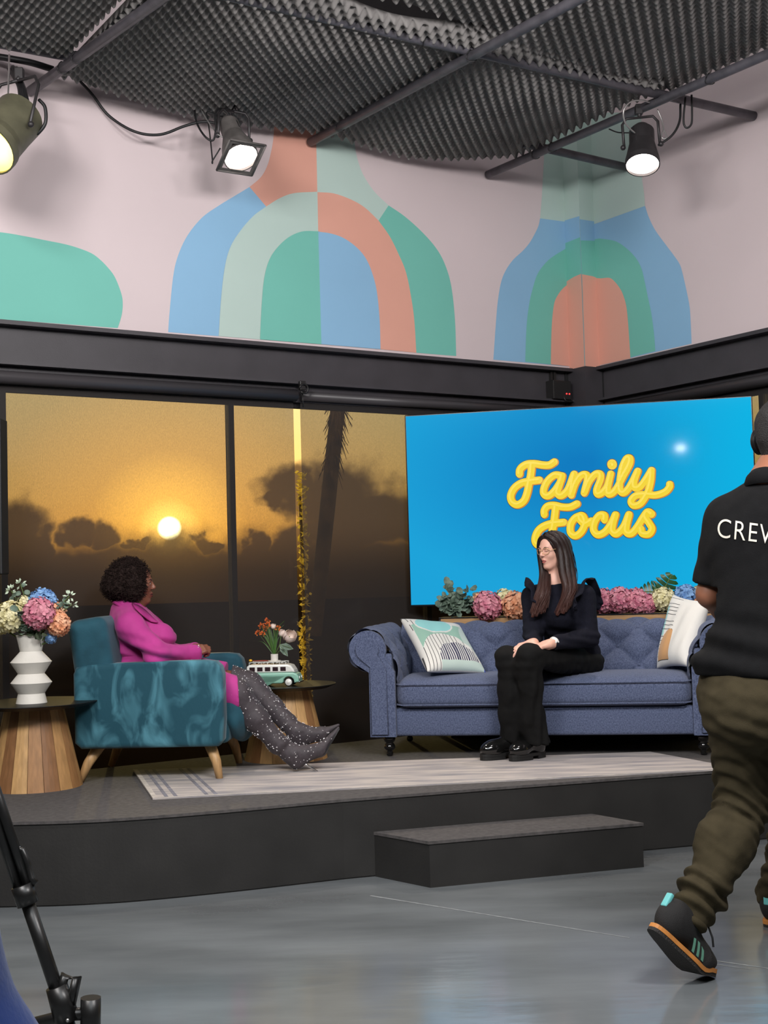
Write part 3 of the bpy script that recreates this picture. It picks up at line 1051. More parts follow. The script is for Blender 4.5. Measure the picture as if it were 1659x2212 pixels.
# tufted panel: lattice of pillows between buttons
def tuft_h(s_, t_, A):
    p, q_ = s_ + t_, s_ - t_
    return A * (np.abs(np.sin(np.pi * p)) * np.abs(np.sin(np.pi * q_))) ** .42
BUT = None
def tufted(name, x0, x1, prof, sx, st, A, m, parent, tf, nx=150, nt_=60, x_off=0.):
    """prof: polyline (d, z) along the section; pillows displace along its normal; tf maps (x, d, z) to local"""
    P = np.array(spline(prof, 10))
    seg = np.r_[0, np.cumsum(np.linalg.norm(np.diff(P, axis=0), axis=1))]
    T = np.linspace(0, seg[-1], nt_)
    D = np.interp(T, seg, P[:, 0])
    Z = np.interp(T, seg, P[:, 1])
    dD, dZ = np.gradient(D, T), np.gradient(Z, T)
    X = np.linspace(x0, x1, nx)
    v = []
    for x in X:
        h = tuft_h((x - x_off) / sx, (T - st * .5) / st, A) * np.clip((seg[-1] - T) / .12, 0, 1)
        for k in range(nt_):
            n_ = math.hypot(dD[k], dZ[k]) or 1
            v.append(tf(x, D[k] - dZ[k] / n_ * h[k], Z[k] + dD[k] / n_ * h[k]))
    f = [(i * nt_ + j, (i + 1) * nt_ + j, (i + 1) * nt_ + j + 1, i * nt_ + j + 1) for i in range(nx - 1) for j in range(nt_ - 1)]
    o = MB().add(v, f, True).build(name, m, parent, fix=False)
    # buttons where creases cross
    bl_ = []
    for i in range(int((x0 - x_off) / sx * 2) - 2, int((x1 - x_off) / sx * 2) + 3):
        for j in range(0, 8):
            if (i + j) % 2:
                continue
            x = x_off + i * sx / 2
            t_ = st * .5 + j * st / 2
            if x0 + .03 < x < x1 - .03 and .05 < t_ < seg[-1] - .13:
                bl_.append(tf(x, np.interp(t_, seg, P[:, 0]) - .004, np.interp(t_, seg, P[:, 1])))
    for q_ in bl_:
        b_ = link('tufting_button', BUT, o, world=False) if BUT is not None else None
        if b_ is None:
            b_ = MB().ball((0, 0, 0), .011, 8).build('tufting_button', m, o)
            globals()['BUT'] = b_.data
        b_.location = q_
    return o
back_prof = [(.42, .34), (.44, .42), (.47, .51), (.495, .58), (.505, .63), (.535, .662), (.595, .672), (.655, .66), (.70, .61)]
tufted('backrest', -.86, .86, back_prof, .235, .22, .042, M_sofa, sofa, lambda x, d, z: (x, d, z), nx=190, nt_=70, x_off=.06)
MB().box((-.90, .60, .11), (.90, .735, .63), bev=.03).build('back_shell', M_sofa, sofa)
for s in (-1, 1):
    # arm: rolled top over a slab
    MB().box((min(s * .815, s * .94), -.05, .11), (max(s * .815, s * .94), .72, .56), bev=.015).build('arm_slab', M_sofa, sofa)
    arm_prof = [(.80, .38), (.80, .46), (.81, .53), (.85, .60), (.89, .66), (.95, .688), (1.015, .665), (1.05, .60), (1.035, .52), (.99, .478), (.94, .46)]
    tufted('armrest', -.045, .70, arm_prof, .20, .20, .022, M_sofa, sofa, lambda x, d, z, s=s: (s * d, x, z), nx=70, nt_=70, x_off=.10)
    # scroll front panel with its flat keyhole face
    cx_, cz_ = s * .950, .585
    outer = [(s * .80, .11), (s * .80, .46)] + [(cx_ - s * math.cos(a) * .104, cz_ + math.sin(a) * .104) for a in np.linspace(-.35, math.pi + 1.15, 22)] + [(s * .945, .46), (s * .945, .11)]
    v = [Vector((x, y, z)) for y in (-.062, -.03) for x, z in outer]
    n = len(outer)
    fb = MB().add(v, [tuple(range(n)), tuple(range(n, 2 * n))[::-1]] + [(i, (i + 1) % n, (i + 1) % n + n, i + n) for i in range(n)])
    fb.build('arm_front', M_sofa, sofa)
    key = [(s * .845, .125), (s * .85, .48)] + [(cx_ - s * math.cos(a) * .062, cz_ + math.sin(a) * .062) for a in np.linspace(-.5, math.pi + .9, 18)] + [(s * .932, .49), (s * .932, .125)]
    v = [Vector((x, y, z)) for y in (-.074, -.062) for x, z in key]
    n = len(key)
    MB().add(v, [tuple(range(n)), tuple(range(n, 2 * n))[::-1]] + [(i, (i + 1) % n, (i + 1) % n + n, i + n) for i in range(n)]).build('scroll_panel', M_sofa, sofa)
    MB().tube([(x, -.070, z) for x, z in key], .005, 6, closed=True).build('scroll_piping', M_sofa, sofa)
legp = [(.030, .11), (.034, .095), (.028, .080), (.020, .074), (.030, .058), (.032, .046), (.022, .034), (.014, .030), (.019, .018), (.019, .008), (.014, .001)][::-1]
for x in (-.85, .85):
    for y in (.0, .66):
        MB().lathe(legp, 20, Matrix.Translation((x, y, 0))).build('turned_leg', M_leg_b, sofa)

# ------------------------------------------------------------------ big screen
TVA = math.atan2(7.65 - 8.12, 2.2 - .146)
TVP = Vector((.146, 8.12, 0))
TX = Vector((math.cos(TVA), math.sin(TVA), 0))
TN = Vector((TX.y, -TX.x, 0))
TW = math.hypot(2.054, .47)
tz1, tz0 = at(880, 897, 8.12).z, at(890, 1311, 8.12).z
tv = thing('television', 'very large wall screen showing yellow lettering on blue behind the sofa', 'screen', (TVP.x, TVP.y, tz0), TVA)
TH_ = tz1 - tz0
def scrmat():
    M = bpy.data.materials.new('blue_screen_picture')
    M.use_nodes = True
    t = M.node_tree
    b = t.nodes['Principled BSDF']
    b.inputs['Base Color'].default_value = (.004, .004, .005, 1)
    b.inputs['Roughness'].default_value = .06
    b.inputs['Specular IOR Level'].default_value = .16
    c = N(t, 'ShaderNodeTexCoord')
    mp = N(t, 'ShaderNodeMapping')
    mp.inputs['Location'].default_value = (-.52, 0, -.68)
    mp.inputs['Scale'].default_value = (1 / TW * 1.0, 0, 1 / TH_)
    L(t, c.outputs['Object'], mp.inputs['Vector'])
    ln = N(t, 'ShaderNodeVectorMath', operation='LENGTH')
    L(t, mp.outputs[0], ln.inputs[0])
    r = N(t, 'ShaderNodeValToRGB')
    e = r.color_ramp.elements
    e[0].position, e[0].color = .05, (*lin(8, 126, 196), 1)
    e[1].position, e[1].color = .62, (*lin(26, 166, 222), 1)
    L(t, ln.outputs['Value'], r.inputs[0])
    sx = N(t, 'ShaderNodeSeparateXYZ')
    L(t, c.outputs['Object'], sx.inputs[0])
    mr_ = N(t, 'ShaderNodeMapRange')
    mr_.inputs['From Min'].default_value = TW * .55
    mr_.inputs['From Max'].default_value = TW
    L(t, sx.outputs['X'], mr_.inputs['Value'])
    mx = N(t, 'ShaderNodeMix', data_type='RGBA')
    L(t, mr_.outputs[0], mx.inputs['Factor'])
    L(t, r.outputs[0], mx.inputs['A'])
    mx.inputs['B'].default_value = (*lin(4, 182, 232), 1)
    L(t, mx.outputs['Result'], b.inputs['Emission Color'])
    b.inputs['Emission Strength'].default_value = .95
    return M
M_bezel = mat('gloss_black_bezel', (.006, .006, .008), .25)
MB().box((0, 0, 0), (TW, .05, TH_), bev=.004).build('casing', M_bezel, tv)
MB().add([(.008, -.0015, .012), (TW - .008, -.0015, .012), (TW - .008, -.0015, TH_ - .008), (.008, -.0015, TH_ - .008)], [(0, 1, 2, 3)]).build('picture', scrmat(), tv, fix=False)
MB().box((TW * .3, .05, TH_ * .3), (TW * .7, .085, TH_ * .7)).build('wall_mount', M_black, tv)
def onTV(x, y):
    d = ray(x, y)
    P = EYE + d * ((TVP - EYE).dot(TN) / d.dot(TN))
    q = P - TVP
    return (q.dot(TX), P.z - tz0)
def emat(name, c, k=.95):
    return mat(name, (.01, .01, .01), .3, emit=c, ek=k)
ME_y, ME_o, ME_d, ME_h = emat('lettering_yellow', lin(244, 212, 44)), emat('lettering_amber_side', lin(214, 140, 36)), emat('lettering_dark_outline', lin(20, 66, 92)), emat('lettering_highlight', lin(250, 226, 90))
c7 = lambda p: cpx(p, .28933, 1040, 940)
strokes = [
    ([(283, 290), (285, 262), (305, 235), (345, 215), (400, 213), (455, 222), (505, 222), (543, 200)], 27),
    ([(375, 225), (368, 290), (352, 370), (340, 430), (315, 490), (268, 518), (228, 498), (218, 450), (245, 395), (295, 358), (350, 345), (430, 335)], 27),
    ([(598, 303), (548, 297), (498, 335), (466, 395), (466, 440), (500, 452), (545, 415), (588, 350), (602, 303), (582, 370), (566, 425), (582, 450), (612, 442), (650, 395), (690, 290), (678, 360), (670, 447)], 26),
    ([(670, 445), (700, 360), (742, 302), (780, 294), (790, 330), (766, 432), (800, 350), (848, 292), (885, 290), (888, 330), (860, 405), (866, 440), (900, 430), (938, 380), (965, 285), (942, 390), (946, 438), (980, 430), (1015, 385), (1060, 300), (1105, 215), (1106, 172), (1080, 178), (1050, 245), (1033, 340), (1034, 412), (1062, 430), (1098, 395), (1135, 330), (1165, 268), (1140, 340), (1142, 390), (1180, 388), (1222, 335), (1268, 262)], 25),
    ([(1268, 262), (1262, 345), (1238, 430), (1188, 508), (1135, 524), (1116, 492), (1150, 452), (1220, 442), (1300, 446), (1368, 424), (1402, 388), (1404, 366)], 25),
    ([(975, 216), (976, 222)], 34),
    ([(468, 592), (468, 562), (492, 530), (540, 522), (600, 535), (662, 535), (712, 512)], 26),
    ([(553, 540), (545, 610), (535, 680), (515, 750), (470, 812), (415, 815), (400, 770), (430, 705), (500, 665), (612, 650)], 27),
    ([(742, 598), (698, 618), (665, 668), (666, 728), (702, 750), (746, 718), (772, 655), (758, 606), (735, 602), (738, 635), (775, 662), (820, 640)], 26),
    ([(918, 632), (916, 598), (880, 598), (845, 645), (835, 705), (866, 742), (920, 722), (968, 660), (1000, 592), (982, 655), (976, 715), (1010, 735), (1062, 680), (1100, 592), (1082, 670), (1082, 725), (1120, 732), (1165, 680), (1205, 615), (1240, 572), (1270, 588)], 26),
    ([(1268, 592), (1238, 572), (1222, 610), (1252, 660), (1272, 700), (1248, 738), (1200, 734), (1190, 700)], 25)]
def ribbon(mb, px, w, y, off=(0, 0)):
    pts = [Vector(onTV(*p)) for p in c7(px)]
    pts = [Vector(p) + Vector(off) for p in spline(pts, 7)] if len(pts) > 2 else pts
    w = w * .28933 / FOC * 7.95
    L_, R__ = [], []
    for i, p in enumerate(pts):
        t = (pts[min(i + 1, len(pts) - 1)] - pts[max(0, i - 1)]).normalized()
        n = Vector((-t.y, t.x)) * w
        L_.append(p + n)
        R__.append(p - n)
    for i in range(len(pts) - 1):
        q = (L_[i], R__[i], R__[i + 1], L_[i + 1])
        mb.add([(a.x, y, a.y) for a in q], [(0, 1, 2, 3)])
    for p in (pts[0], pts[-1], *pts[1:-1:2]):
        k = [(p.x + math.cos(a) * w, y, p.y + math.sin(a) * w) for a in np.linspace(0, 6.283, 15)[:-1]]
        mb.add(k, [tuple(range(14))])
lt = {}
for nm, dw, y, off, m in (('lettering_outline', 7, -.0022, (.003, -.002), ME_d), ('lettering_side', 3, -.0028, (.005, -.003), ME_o), ('lettering_face', 0, -.0036, (0, 0), ME_y)):
    b = MB()
    for i, (px, w) in enumerate(strokes):
        ribbon(b, px, w + dw, y - i * .00003, off)
    o = b.build(nm, m, tv, fix=False)
b = MB()
for px, w in strokes:
    ribbon(b, px, 7, -.0044, (-.006, .006))
b.build('lettering_highlight', mat('lettering_lit_edge', (.01, .01, .01), .3, emit=lin(252, 224, 78), ek=.95), tv, fix=False)

# ------------------------------------------------------------------ flowers
def col_fl(name, c, c2):
    return mat(name, c, .8, var=.4, vscale=28, col2=c2, detail=2)
FL = {'pink': col_fl('pink_petals', lin(234, 166, 178), lin(190, 98, 124)), 'cream': col_fl('cream_petals', lin(246, 238, 200), lin(214, 204, 148)), 'peach': col_fl('peach_petals', lin(246, 194, 158), lin(220, 142, 98)),
      'blue': col_fl('blue_petals', lin(150, 190, 232), lin(92, 136, 196))}
M_euc = mat('eucalyptus_leaf', lin(138, 158, 142), .7, var=.5, vscale=25, col2=lin(66, 86, 70))
M_green = mat('green_leaf', lin(70, 112, 40), .5, var=.5, vscale=18, col2=lin(34, 70, 26))
M_dgreen = mat('monstera_leaf', lin(40, 92, 44), .35, var=.4, vscale=12, col2=lin(20, 58, 30))
M_stem = mat('flower_stem', lin(86, 108, 52), .7)
def hydrangea(label, colr, c, r, seed, cat='flower', group=None, n=80, sq=1.0, stem_to=None):
    R = random.Random(seed)
    c = Vector(c)
    t = thing('hydrangea', label, cat, c, group=group)
    b = MB()
    n = int(n * 1.35)
    for k in range(n):
        ph = math.acos(1 - 2 * (k + .5) / n)
        th = math.pi * (1 + 5 ** .5) * k + R.uniform(-.3, .3)
        d = Vector((math.sin(ph) * math.cos(th), math.sin(ph) * math.sin(th), math.cos(ph)))
        rr = r * R.uniform(.84, 1.0)
        u = d.orthogonal().normalized()
        w = d.cross(u)
        a0 = R.uniform(0, 6.28)
        s_ = r * R.uniform(.20, .28)
        cc = Vector((d.x, d.y, d.z * sq)) * rr
        for q_ in range(4):
            a = a0 + q_ * 1.571
            e = u * math.cos(a) + w * math.sin(a)
            g = d.cross(e)
            lift = d * s_ * R.uniform(.05, .45)
            b.add([cc, cc + e * s_ * .5 + g * s_ * .46 + lift * .35, cc + e * s_ * .9 + g * s_ * .36 + lift * .8, cc + e * s_ * 1.05 + lift * 1.1, cc + e * s_ * .9 - g * s_ * .36 + lift * .8, cc + e * s_ * .5 - g * s_ * .46 + lift * .35, cc + e * s_ * .55 + lift * .3], [(0, 1, 2, 6), (6, 2, 3, 4), (0, 6, 4, 5)], True)
    b.build('florets', FL[colr], t, fix=False)
    MB().ball((0, 0, 0), r * .8, 10, sq=(1, 1, sq)).build('core', FL[colr], t)
    if stem_to is not None:
        MB().tube([(0, 0, -r * .5), (Vector(stem_to) - c) * .5 + Vector((0, 0, .0)), Vector(stem_to) - c], .004, 6).build('stem', M_stem, t)
    return t
def sprig(name, label, pts, m, cat, n=26, leaf=.022, group=None, spread=.03, round_=True, seed=1, tip=None):
    R = random.Random(seed)
    P = [Vector(p) for p in spline(pts, 6)]
    t = thing(name, label, cat, P[0], group=group)
    MB().tube(P, .0022, 5).build('stem', M_stem, t, world=True)
    b = MB()
    for k in range(n):
        f_ = .38 + .62 * k / n
        p = P[min(len(P) - 1, int(f_ * (len(P) - 1)))]
        d = Vector((R.gauss(0, 1), R.gauss(0, 1), R.gauss(.2, .8))).normalized()
        q_ = p + d * spread * R.uniform(.5, 1.2)
        u = d.orthogonal().normalized()
        u = (u + d.cross(u) * R.uniform(-1, 1)).normalized()
        s_ = leaf * R.uniform(.7, 1.15)
        v = [q_ + d * s_ * (math.cos(a)) + u * s_ * (.85 if round_ else .4) * math.sin(a) + d.cross(u) * s_ * .2 * math.cos(2 * a) for a in np.linspace(0, 6.283, 9)[:-1]]
        b.add(v, [tuple(range(8))])
        b.add([p, p + Vector((.001, 0, .001)), q_ - d * s_], [(0, 1, 2)])
    b.build('leaves', m, t, world=True, fix=False)
    if tip:
        w = MB()
        for k in range(14):
            d = Vector((R.gauss(0, 1), R.gauss(0, 1), R.gauss(.4, .7))).normalized()
            s_ = .011
            u = d.orthogonal().normalized() * s_ * .6
            q_ = P[-1] + d * .012
            w.add([q_, q_ + u + d * s_, q_ + d * s_ * 2, q_ - u + d * s_], [(0, 1, 2, 3)])
        w.build('pale_tip', tip, t, world=True, fix=False)
    return t
M_tip = mat('pale_green_buds', lin(214, 230, 206), .7)

# ------------------------------------------------------------------ console behind the sofa with flowers
cons = thing('console_cabinet', 'low wooden console with black edge behind the sofa holding flowers', 'console', (.315, 7.905, ZS), TVA)
M_oak = mat('oak_veneer', (.42, .24, .10), .5, var=.3, vscale=6, stretch=(1, 8, 14))
MB().box((0, .0, .03), (1.66, .135, .719)).build('carcass', M_black, cons)
MB().box((.012, -.008, .04), (1.65, .0, .719), bev=.001).build('front_panel', M_oak, cons)
MB().box((0, -.010, .7195), (1.66, .14, .727), bev=.002).build('black_top', M_bezel, cons)
MB().box((.05, .02, 0), (1.61, .12, .03)).build('plinth', M_black, cons)
FY = 7.93
def flp(x, y, dy=0):
    Y = 7.905 + .135 * .5 + (at(x, y, 7.9).x - .315) * math.tan(TVA) + dy
    return at(x, y, Y)
def flr(px):
    return px * 7.85 / FOC
gF = 'artificial flowers along the console'
hydrangea('peach hydrangea head at left of console, above pink one', 'peach', flp(1042, 1300), flr(23), 1, group=gF)
hydrangea('round pink hydrangea hanging over console front left of the sofa woman', 'pink', flp(1053, 1309, -.09), flr(31), 2, group=gF, n=90)
hydrangea('cream hydrangea head between pink and peach heads, left of the woman', 'cream', flp(1090, 1296, .02), flr(24), 3, group=gF)
hydrangea('large peach hydrangea touching the left sleeve of the sofa woman', 'peach', flp(1116, 1308, -.07), flr(31), 4, group=gF, n=90)
hydrangea('pink hydrangea mostly hidden behind the sofa woman', 'pink', flp(1165, 1300), flr(28), 5, group=gF)
for k, (x, y, r, l) in enumerate(((1304, 1298, 27, 'pink hydrangea right beside the woman\'s ruffled shoulder'), (1340, 1296, 28, 'second pink hydrangea from the woman in the long pink row'), (1374, 1298, 27, 'third pink hydrangea from the woman in the long pink row'), (1400, 1304, 21, 'last pink hydrangea of the row, against the cream one'))):
    hydrangea(l, 'pink', flp(x, y, -.02 * (k % 2)), flr(r), 10 + k, group=gF, n=80)
hydrangea('cream hydrangea head under the big split leaf', 'cream', flp(1433, 1294, -.03), flr(25), 20, group=gF)
hydrangea('blue hydrangea head above the white cushion', 'blue', flp(1481, 1289, .0), flr(26), 21, group=gF, n=90)
hydrangea('small cream hydrangea right of the blue one by crew man\'s arm', 'cream', flp(1512, 1283, .02), flr(18), 22, group=gF)
hydrangea('small peach hydrangea beside crew man\'s arm', 'peach', flp(1522, 1300, -.03), flr(20), 23, group=gF)
for k, (x0, y0, x1, y1, l) in enumerate(((985, 1322, 962, 1264, 'tall eucalyptus sprig at the left end of the console'), (990, 1325, 1008, 1280, 'bushy eucalyptus sprig next to the peach flower on the console'), (975, 1325, 958, 1300, 'low eucalyptus sprig at the far left of the console'), (985, 1328, 985, 1300, 'low dense eucalyptus sprig in the middle of the left console greenery'))):
    sprig('eucalyptus_sprig', l, [flp(x0, y0), flp((x0 + x1) / 2 + 3, (y0 + y1) / 2), flp(x1, y1)], M_euc, 'foliage', n=34 if k else 24, leaf=.026, spread=.06 if k else .035, seed=40 + k)
# monstera leaves
def monstera(label, base, tipp, wid, seed):
    b0, t0 = Vector(base), Vector(tipp)
    t = thing('monstera_leaf', label, 'leaf', b0)
    ax = (t0 - b0)
    ln = ax.length
    ax.normalize()
    side = ax.cross(Vector((0, -1, .25))).normalized()
    up = side.cross(ax)
    for s in (-1, 1):
        for k in range(5):
            a, b_ = .06 + k * .18, .06 + k * .18 + .165
            w = lambda u: wid * math.sin(math.pi * min(1, (u * .82 + .18)) ** .8) ** .7
            b1 = MB()
            rows = []
            for u in np.linspace(a, b_, 4):
                r_ = []
                for v_ in np.linspace(0, 1, 5):
                    tw = 1 - .25 * abs((u - (a + b_) / 2) / .09) * v_ ** 3
                    uu = (a + b_) / 2 + (u - (a + b_) / 2) * (1 - .35 * v_ ** 2) + .10 * v_
                    r_.append(b0 + ax * ln * uu + side * s * w(u) * v_ * tw + up * (.05 * v_ - .09 * v_ * v_) * ln)
                rows.append(r_)
            vv = [p for r_ in rows for p in r_]
            b1.add(vv, [(i * 5 + j, i * 5 + j + 1, (i + 1) * 5 + j + 1, (i + 1) * 5 + j) for i in range(3) for j in range(4)], True)
            b1.build('lobe', M_dgreen, t, world=True, fix=False)
    MB().tube([b0 - ax * .06, b0, b0.lerp(t0, .5), t0], .0035, 6).build('midrib', M_stem, t, world=True)
monstera('glossy split monstera leaf pointing up above cream flower', flp(1425, 1290, .0), flp(1452, 1240, .0), .085, 1)
monstera('glossy split monstera leaf leaning left over the pink flowers', flp(1428, 1278, .02), flp(1382, 1278, .01), .075, 2)

# ------------------------------------------------------------------ cushions
def cushion(label, corners, thick, pattern, mats, n=56):
    c = [Vector(p) for p in corners]           # TL, TR, BR, BL
    ctr = (c[0] + c[1] + c[2] + c[3]) / 4
    nrm_ = (c[1] - c[0]).cross(c[3] - c[0]).normalized()
    if nrm_.dot(EYE - ctr) < 0:
        nrm_ = -nrm_
    v, f, mi = [], [], []
    for s in (1, -1):
        for i in range(n + 1):
            for j in range(n + 1):
                u, w = i / n, j / n
                pu, pw = 2 * u - 1, 2 * w - 1
                pin = 1 - .10 * (1 - pu * pu) * (abs(pw) ** 3) * 0
                uu = .5 + pu / 2 * (1 - .07 * (1 - pw * pw) * pu * pu)
                ww = .5 + pw / 2 * (1 - .07 * (1 - pu * pu) * pw * pw)
                p = (c[0] * (1 - uu) + c[1] * uu) * (1 - ww) + (c[3] * (1 - uu) + c[2] * uu) * ww
                h = thick * ((1 - pu ** 4) * (1 - pw ** 4)) ** .55
                h += .003 * math.sin(u * 23 + w * 9) * (1 - pu * pu) * (1 - pw * pw)
                v.append(p + nrm_ * s * h)
    N_ = (n + 1) ** 2
    for s in (0, 1):
        for i in range(n):
            for j in range(n):
                q_ = [i * (n + 1) + j, (i + 1) * (n + 1) + j, (i + 1) * (n + 1) + j + 1, i * (n + 1) + j + 1]
                f.append(tuple(x + s * N_ for x in (q_[::-1] if s == 0 else q_)))
                mi.append(pattern((i + .5) / n, (j + .5) / n) if s == 0 else 0)
    me = bpy.data.meshes.new('cushion')
    me.from_pydata([tuple(x) for x in v], [], f)
    for m in mats:
        me.materials.append(m)
    me.polygons.foreach_set('material_index', mi)
    me.polygons.foreach_set('use_smooth', [True] * len(f))
    bm = bmesh.new()
    bm.from_mesh(me)
    bmesh.ops.remove_doubles(bm, verts=bm.verts, dist=.0004)
    bmesh.ops.recalc_face_normals(bm, faces=bm.faces)
    bm.to_mesh(me)
    bm.free()
    return tag(link('cushion', me), label, 'cushion')
def cm(n, c):
    return mat('cushion_' + n, c, .9, bump=.15, bscale=250, sheen=.2)
CMs = [cm('white', lin(226, 224, 218)), cm('aqua', lin(150, 214, 212)), cm('sage', lin(150, 190, 172)), cm('navy', lin(44, 44, 78)), cm('royal_blue', lin(40, 66, 176)), cm('pale_sage', lin(190, 208, 200)), cm('black', lin(30, 30, 30)), cm('tan', lin(206, 156, 104))]
def patt1(u, w):
    # u right, w down on the face
    e = lambda cx, cy_, rx, ry: ((u - cx) / rx) ** 2 + ((w - cy_) / ry) ** 2
    if e(.42, .20, .29, .17) < 1:
        return 1
    if e(.42, .20, .315, .195) < 1 and w < .45:
        return 0
    if e(.62, .92, .36, .40) < 1 and w > .55:
        if e(.58, .90, .33, .32) < 1 and w < .90:
            return 3 if (u * 26) % 1 < .55 else 0
        if w >= .90:
            return 5
        return 6 if (u * 17) % 1 < .13 else 0
    if e(.45, .95, .47, .55) < 1 and w > .42 and u < .86:
        return 6 if (u * 17) % 1 < .13 else 0
    if w > .62 and u > .80 and e(.96, .60, .18, .20) > 1:
        return 4
    if e(.92, .50, .14, .30) < 1:
        return 5
    if .20 < w < .66 and u > .05 + .1 * 0:
        return 2
    if w < .34 and u < .14:
        return 6 if (w * 1 + u * 20) % 1 < .13 else 0
    return 0
cushion('patterned aqua, sage and navy cushion on the left end of the sofa', [at(864, 1337, 7.50), at(992, 1350, 7.62), at(1050, 1453, 7.28), at(922, 1451, 7.10)], .058, patt1, CMs, n=110)
def patt2(u, w):
    if ((u - .42) / .30) ** 2 + ((w - .95) / .42) ** 2 < 1 and u < .48 and w < .95:
        return 7
    if u < .46:
        if w > .02 and u > .10 and (w * 19) % 1 < .14 and u > .08 + .25 * (1 - abs(w - .5) * 1.2) * 0:
            return 6
        if u < .20 and .2 < w < .62:
            return 1
    return 0
cushion('white cushion with tan arc and black dashes against the right sofa arm', [at(1455, 1284, 7.42), at(1532, 1300, 7.12), at(1487, 1441, 6.93), at(1419, 1444, 7.20)], .062, patt2, CMs, n=110)

# ------------------------------------------------------------------ teal velvet armchair
chair = thing('armchair', 'teal velvet armchair with splayed wooden legs under the pink-suited woman', 'armchair', (-1.165, 6.80, ZS), math.radians(-3))
def rounded_arm(y0, y1, name, m):
    prof = [(-.372, .20), (-.375, .54), (-.36, .572), (-.32, .583)] + [(x, .585 + .012 * (x + .3)) for x in (-.2, 0, .2, .28)] + [(.335, .585), (.36, .56), (.37, .52), (.372, .30), (.365, .20), (.34, .17), (-.34, .17)]
    b = bmesh.new()
    vs = [b.verts.new((x, y0, z)) for x, z in prof]
    f = b.faces.new(vs)
    r = bmesh.ops.extrude_face_region(b, geom=[f])
    for v in [g for g in r['geom'] if isinstance(g, bmesh.types.BMVert)]:
        v.co.y = y1
    ed = [e for e in b.edges if abs(e.verts[0].co.y - e.verts[1].co.y) < 1e-5]
    bmesh.ops.bevel(b, geom=ed, offset=.028, segments=4, profile=.5, affect='EDGES')
    bmesh.ops.recalc_face_normals(b, faces=b.faces)
    me = bpy.data.meshes.new(name)
    b.to_mesh(me)
    b.free()
    me.materials.append(m)
    me.polygons.foreach_set('use_smooth', [True] * len(me.polygons))
    return link(name, me, chair, world=False)
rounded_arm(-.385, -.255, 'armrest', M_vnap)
rounded_arm(.255, .385, 'armrest', M_velvet)
s_ = SDF(.009)
Rb = np.array(Matrix.Rotation(math.radians(-8), 3, 'Y'))
s_.box((-.275, 0, .52), (.10, .37, .295), Rb, .055, .02)
bk = s_.mesh('backrest', M_velvet, chair, world=False)
MB().box((-.33, -.26, .17), (.375, .26, .31), bev=.03).build('seat_base', M_velvet, chair)
s_ = SDF(.009)
s_.box((.10, 0, .325), (.34, .252, .078), None, .06, .03).ell((.405, 0, .27), (.065, .25, .115), None, .06)
s_.mesh('seat_cushion', M_velvet, chair, world=False, disp=lambda P, n: .004 * np.sin(P[:, 1] * 60 + P[:, 2] * 25) * np.clip((P[:, 0] - .33) * 12, 0, 1))
for x, y in ((.30, -.29), (.30, .25), (-.29, -.29), (-.29, .25)):
    sx_, sy_ = (1 if x > 0 else -1), (1 if y > 0 else -1)
    dx_ = .035 * sx_ if x > 0 else -.075
    MB().tube([(x - sx_ * .02, y - sy_ * .01, .18), (x + dx_ * .5, y + sy_ * .012, .09), (x + dx_, y + sy_ * .025, .0)], [.030, .024, .017], 14).build('leg', M_wood, chair)

# ------------------------------------------------------------------ round side tables with stave bases
def staves_mat():
    M = bpy.data.materials.new('stave_oak')
    M.use_nodes = True
    t = M.node_tree
    b = t.nodes['Principled BSDF']
    b.inputs['Roughness'].default_value = .5
    oi = N(t, 'ShaderNodeObjectInfo')
    r = N(t, 'ShaderNodeValToRGB')
    e = r.color_ramp.elements
    e[0].position, e[0].color = .0, (.40, .20, .075, 1)
    e[1].position, e[1].color = 1, (.60, .36, .15, 1)
    x = e.new(.3)
    x.color = (.24, .11, .045, 1)
    x = e.new(.5)
    x.color = (.54, .30, .115, 1)
    L(t, oi.outputs['Random'], r.inputs[0])
    c = N(t, 'ShaderNodeTexCoord')
    mp = N(t, 'ShaderNodeMapping')
    mp.inputs['Scale'].default_value = (16, 16, 1.6)
    L(t, c.outputs['Object'], mp.inputs['Vector'])
    n = N(t, 'ShaderNodeTexNoise')
    n.inputs['Scale'].default_value = 4
    n.inputs['Detail'].default_value = 6
    L(t, mp.outputs[0], n.inputs['Vector'])
    mr_ = N(t, 'ShaderNodeMapRange')
    mr_.inputs['To Min'].default_value = .55
    mr_.inputs['To Max'].default_value = 1.3
    L(t, n.outputs['Fac'], mr_.inputs['Value'])
    mx = N(t, 'ShaderNodeMix', data_type='RGBA', blend_type='MULTIPLY')
    mx.inputs['Factor'].default_value = 1
    L(t, r.outputs[0], mx.inputs['A'])
    L(t, mr_.outputs[0], mx.inputs['B'])
    L(t, mx.outputs['Result'], b.inputs['Base Color'])
    return M
M_stave = staves_mat()
